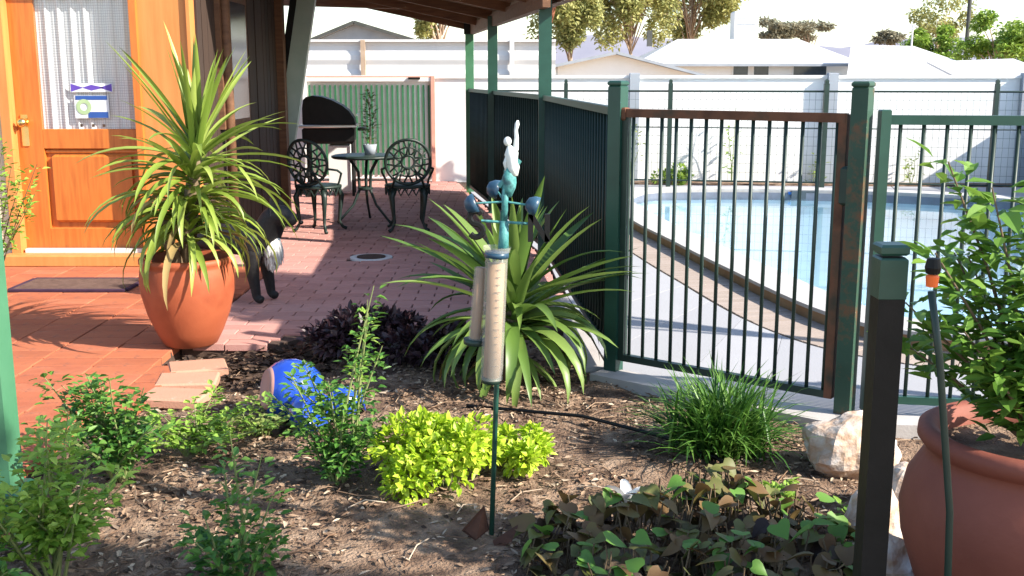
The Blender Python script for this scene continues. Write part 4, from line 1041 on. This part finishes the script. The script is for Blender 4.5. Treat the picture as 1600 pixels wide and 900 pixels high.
ch.build('chest_fur', M_dogw, dog, True)

# ------------------------------------------------------------------ neighbours: fence, houses, hills, trees
nf = thing('sheet_fence', 'tall pale ribbed metal fence behind the striped gate', 'fence', (-3.6, 19.5, 0))
fx0, fx1 = at(400, 90, 19.5).x + 3.6, at(868, 90, 19.5).x + 3.6
rb = MB(); vs = []; nr = 24
for i in range(nr + 1):
    z = .1 + 1.93 * i / nr; y = .03 * (1 if (i // 2) % 2 else 0)
    vs += [(fx0, y, z), (fx1, y, z)]
rb.add(vs, [(2 * i, 2 * i + 1, 2 * i + 3, 2 * i + 2) for i in range(nr)]); rb.build('sheet', M_whitem, nf)
for px in (568, 800): MB().box((at(px, 90, 19.5).x + 3.6, -.05, 1.0), (.08, .06, 2.1)).build('post', M_trunk if px == 568 else M_whitem, nf)
MB().box(((fx0 + fx1) / 2, -.02, 2.04), (fx1 - fx0, .08, .04)).build('cap_rail', M_whitem, nf)

def gable(name, label, y, pl_, pa, pr_, base_z, depth, mw, mr, edge_m, thick=.18, over=.5):
    """gable end facing the camera; pl_, pa, pr_ are the left eave, apex and right eave"""
    A, P, B = [at(*p, y) for p in (pl_, pa, pr_)]
    t = thing(name, label, 'house', (P.x, y, base_z)); o = Vector((P.x, y, base_z))
    w = MB(); q = [Vector((A.x, y, base_z)), A, P, B, Vector((B.x, y, base_z))]; q = [v - o for v in q]
    bk = [v + Vector((0, depth, 0)) for v in q]
    w.add(q + bk, [(0, 4, 3, 2, 1), (5, 6, 7, 8, 9), (0, 1, 6, 5), (3, 4, 9, 8)]); w.build('wall', mw, t)
    for E, s in ((A, -1), (B, 1)):
        d = (E - P); e = E + d.normalized() * over
        r = MB(); f = Vector((0, -over, 0)); b_ = Vector((0, depth + over, 0)); n_ = Vector((0, 0, thick))
        vs = [P + f - o, e + f - o, e + b_ - o, P + b_ - o]; vs = [v + Vector((0, 0, .02)) for v in vs] + [v + n_ for v in vs]
        r.add(vs, [(0, 1, 2, 3), (4, 5, 6, 7), (0, 1, 5, 4), (1, 2, 6, 5), (2, 3, 7, 6), (3, 0, 4, 7)]); r.build('roof', mr, t)
        MB().bar(P + f - o + Vector((0, -.03, thick / 2)), e + f - o + Vector((0, -.03, thick / 2)), .05, thick).build('barge_board', edge_m, t)
    return t, o
gable('house', 'grey gabled house with dark roof edges beyond the ribbed fence', 60, (492, 64), (555, 38), (648, 66), -1, 9, M_grey, M_whitem, M_darkroof)
wh, o = gable('house', 'white house with a low gable facing the pool', 48, (872, 104), (962, 85), (1100, 121), -1, 6, M_white, M_whitem, M_grey, .12)
MB().box(Vector((at(1015, 60, 50).x, 50, at(1015, 60, 50).z)) - o, (.22, .22, .7)).build('flue', M_darkroof, wh)
# long white house with hip roof and windows
y = 62
lh = thing('house', 'long low white house with pale hip roof and small windows', 'house', (at(1180, 110, y).x, y, -1)); o = Vector((at(1180, 110, y).x, y, -1))
x0_, x1_ = at(1060, 110, y).x - o.x, at(1330, 110, y).x - o.x; ez = at(1180, 100, y).z - o.z; rz_ = at(1180, 62, y + 5).z - o.z
MB().box(((x0_ + x1_) / 2, 4, ez / 2), (x1_ - x0_, 8, ez)).build('wall', M_white, lh)
hr = MB(); ov = .6
hr.add([(x0_ - 2.5, -ov, ez), (x1_ + ov, -ov, ez), (x1_ + ov, 8 + ov, ez), (x0_ - 2.5, 8 + ov, ez), (x0_ + 0.5, 4, rz_), (x1_ - 2.0, 4, rz_)], [(0, 1, 5, 4), (1, 2, 5), (2, 3, 4, 5), (3, 0, 4), (3, 2, 1, 0)]); hr.build('roof', M_whitem, lh)
MB().box(((x0_ + x1_) / 2 - .8, -ov - .04, ez - .06), (x1_ - x0_ + 3.3, .1, .14)).build('gutter', M_grey, lh)
for pa, pb in ((1146, 1168), (1178, 1200), (1240, 1290)):
    a, b = at(pa, 101, y - .05), at(pb, 117, y - .05); c = (a + b) / 2 - o
    wdw = MB().box((c.x, -.06, c.z), (b.x - a.x + .16, .10, a.z - b.z + .16)).build('window', M_white, lh)
    MB().box((c.x, -.12, c.z), (b.x - a.x, .04, a.z - b.z)).build('pane', M_glassd, wdw)
ac = thing('roof_cooler', 'boxy white evaporative cooler on the long house roof', 'air cooler', (at(1162, 56, 67).x, 67, rz_ - 1.2))
zt = at(1162, 18, 67).z - rz_ + 1.2
MB().box((0, 0, zt / 2), (1.4, 1.4, zt), bev=.08).build('casing', M_white, ac)
for dz in (.3, .5, .7): MB().box((0, -.71, zt * dz + .15), (1.1, .03, .05)).build('louvre', M_grey, ac)
y = 56
rh = thing('house', 'white house with broad pale roof behind the right hand fence', 'house', (at(1400, 120, y).x, y, -1)); o = Vector((at(1400, 120, y).x, y, -1))
pp = lambda px, py, yy: at(px, py, yy) - o
r = MB(); r.add([pp(1322, 130, y), pp(1440, 131, y), pp(1428, 72, y + 5), pp(1330, 70, y + 5), pp(1530, 128, y - 1), pp(1510, 100, y + 2)], [(0, 1, 2, 3), (1, 4, 5, 2)]); r.build('roof', M_whitem, rh)
ez = pp(1322, 130, y).z
MB().box(((pp(1322, 130, y).x + pp(1530, 130, y).x) / 2, 4, ez / 2 - .05), (pp(1530, 130, y).x - pp(1322, 130, y).x - .5, 7, ez - .1)).build('wall', M_white, rh)
MB().bar(pp(1326, 132, y - .1), pp(1440, 133, y - .1), .1, .10).build('gutter', M_grey, rh)
y = 50
sh = thing('shed', 'small pale shed with louvred side beyond the far fence', 'shed', (at(1570, 125, y).x, y, -1)); o = Vector((at(1570, 125, y).x, y, -1))
ez = at(1570, 128, y).z - o.z
MB().box((0, 2, ez / 2), (3.6, 4, ez)).build('wall', M_white, sh)
r = MB(); r.add([(-2, -.2, ez), (2.2, -.2, ez + .25), (2.2, 4.2, ez + 1.0), (-2, 4.2, ez + .85), (-2, -.2, ez + .1), (2.2, -.2, ez + .35), (2.2, 4.2, ez + 1.1), (-2, 4.2, ez + .95)], [(0, 1, 2, 3), (4, 5, 6, 7), (0, 1, 5, 4), (1, 2, 6, 5), (3, 0, 4, 7)]); r.build('roof', M_whitem, sh)
for k in range(2): MB().box((-.7, -.04, ez - .25 - .2 * k), (1.5, .04, .07)).build('louvre', M_grey, sh)
pole = thing('power_pole', 'thin dark power pole among the bright green trees', 'pole', (at(1511, 60, 75).x, 75, -1)); MB().tube([(0, 0, 0), (0, 0, 11)], [.16, .12], 10).build('shaft', M_darkroof, pole); MB().box((0, 0, 10.2), (2.2, .12, .12)).build('crossarm', M_darkroof, pole)
tp = thing('roof_mast', 'thin pale mast standing on the right hand roof', 'mast', (at(1424, 75, 60).x, 60, at(1424, 78, 60).z)); MB().tube([(0, 0, -.6), (0, 0, 1.3)], .05, 8).build('shaft', M_whitem, tp); MB().tube([(-.3, 0, 1.2), (.3, 0, 1.2)], .03, 6).build('crossarm', M_whitem, tp)
hl = MB(); vs = []; nh = 60
for i in range(nh + 1):
    x = -260 + 620 * i / nh; h = 9 + 9 * max(0, NZ.noise((x * .012, 2, 3)) + .25) + 2.5 * NZ.noise((x * .06, 5, 3)); vs += [(x, 420, -3), (x, 470, h + 3), (x, 520, h + 6)]
hl.add(vs, [f_ for i in range(nh) for f_ in ((3 * i, 3 * i + 3, 3 * i + 4, 3 * i + 1), (3 * i + 1, 3 * i + 4, 3 * i + 5, 3 * i + 2))]); struct(hl.build('hills', M_hill, smooth=True))

def tree(label, base, h, crown, leaf_m, trunk_m, nleaf, ls, nblob=14, lean=0, airy=1, tr=.16, group='trees beyond the houses'):
    t = thing('tree', label, 'tree', base, 0, group); tk = MB(); fo_ = MB()
    cx, cy, cz, rx, ry, rzz = crown
    top = Vector((cx + lean, cy, cz))
    tk.tube([(0, 0, -.3), top * .35 + Vector((U(-.1, .1), 0, 0)), top * .7, top], [tr, tr * .8, tr * .55, tr * .25], 8)
    for _ in range(nblob):
        v = Vector((random.gauss(0, 1), random.gauss(0, 1), random.gauss(0, .9))).normalized() * U(.35, 1)
        c = Vector((cx + v.x * rx, cy + v.y * ry, cz + v.z * rzz)); br_ = U(.25, .42) * airy
        tk.tube([top * U(.4, .85), (top * .75 + c) / 2, c], [tr * .35, tr * .22, tr * .08], 5)
        for _ in range(nleaf // nblob):
            w = Vector((random.gauss(0, 1), random.gauss(0, 1), random.gauss(0, 1))).normalized() * U(.3, 1) ** .5
            p = c + Vector((w.x * rx * br_, w.y * ry * br_, w.z * rzz * br_))
            d = Vector((U(-1, 1), U(-1, 1), U(-1, .4)))
            fo_.leaf(p, d, Vector((U(-1, 1), U(-1, 1), 1)), ls * U(.6, 1.4), ls * .5 * U(.6, 1.2), .15)
    fo_.build('crown', leaf_m, t); tk.build('trunk', trunk_m, t, True); return t
def tree_at(label, px, y, ptop, pbot, halfw, leaf_m, n, ls, nb=14, trunk_m=None, **k):
    zt, zb = at(px, ptop, y).z + 1, at(px, pbot, y).z + 1; rx = halfw * y / FPX
    return tree(label, (at(px, 100, y).x, y, -1), zt, (0, 0, (zt + zb) / 2, rx, rx * .8, (zt - zb) / 2), leaf_m, trunk_m or M_trunk, n, ls, nb, **k)
tree_at('leafy gum tree behind the far veranda post', 690, 45, -30, 62, 45, M_euc, 3200, .20)
tree_at('olive gum tree behind the tall green veranda post', 890, 70, -130, 92, 66, M_euc, 14000, .30, 46, airy=.75)
tree_at('yellowish gum tree behind the white gable', 985, 80, -120, 86, 84, M_euc, 16000, .34, 50, airy=.75)
tree_at('tall pale gum tree rising behind the roof flue', 1078, 88, -130, 80, 76, M_euc, 14000, .36, 46, airy=.75)
tree_at('hazy brownish tree beside the roof cooler', 1215, 120, 30, 66, 45, M_euc2, 2600, .45, 12)
tree_at('hazy olive tree on the far slope', 1262, 130, 30, 62, 36, M_euc2, 2200, .45, 12)
tree_at('bright green tree behind the small shed', 1560, 62, 18, 104, 62, M_bright, 6000, .26, 20)
tree_at('bright leafy tree at the end of the far row', 1640, 58, -10, 100, 60, M_bright, 4500, .26, 16)
tree_at('low spreading green tree beyond the broad pale roof', 1460, 66, 42, 98, 44, M_bright, 4000, .25, 14)
tree_at('pale wispy gum behind the power pole', 1470, 100, -20, 70, 50, M_euc, 2600, .36, 14)
tree_at('hazy green tree above the broad roof ridge', 1385, 110, 44, 72, 30, M_euc2, 1500, .4, 8)
rt = tree('reddish leaning trunk tree behind the mesh covered fence', (at(818, 118, 24).x, 24, -.6), 5, (.6, 0, 4.6, .9, .8, .9), M_euc, M_redtrunk, 900, .16, 8, tr=.10)

# leafy branch left of the door, behind the pale green post
shrub('leafy_shrub', 'yellow green leafy bush beside the door frame behind the pale green post', (-3.25, 6.6, 0), [(.24, -.02, .88), (.32, .0, .80), (.30, .02, .72), (.18, 0, .98), (.1, .05, 1.05), (.36, .02, .9), (-.1, 0, 1.0), (-.2, .05, .9), (.28, -.05, .66)], M_rosey, 44, .05, .028, .10, .5, M_stem)

# shade tree standing right of the garden, outside the picture, dappling the foreground
tree('open crowned shade tree standing to the right of the garden', (5.0, .0, -.1), 5, (.0, .0, 3.75, 1.3, .8, 1.75), M_bright, M_trunk, 4200, .15, 24, tr=.09, airy=.66, group=None)
tree('unseen low bushy tree added to shade the large pot', (3.5, 1.62, -.1), 2, (.0, .0, 1.25, .6, .62, .78), M_rosey, M_trunk, 3000, .10, 22, tr=.04, airy=.8, group=None)  # added out of view to keep sun off the large pot
tree('unseen slender tree added beside the pool to shade the brick patio', (4.05, 4.75, 0), 4, (.0, .05, 3.6, .95, .9, .8), M_bright, M_trunk, 4200, .13, 24, tr=.06, airy=.85, group=None)  # added out of view to block sun passing over the fence onto the bricks
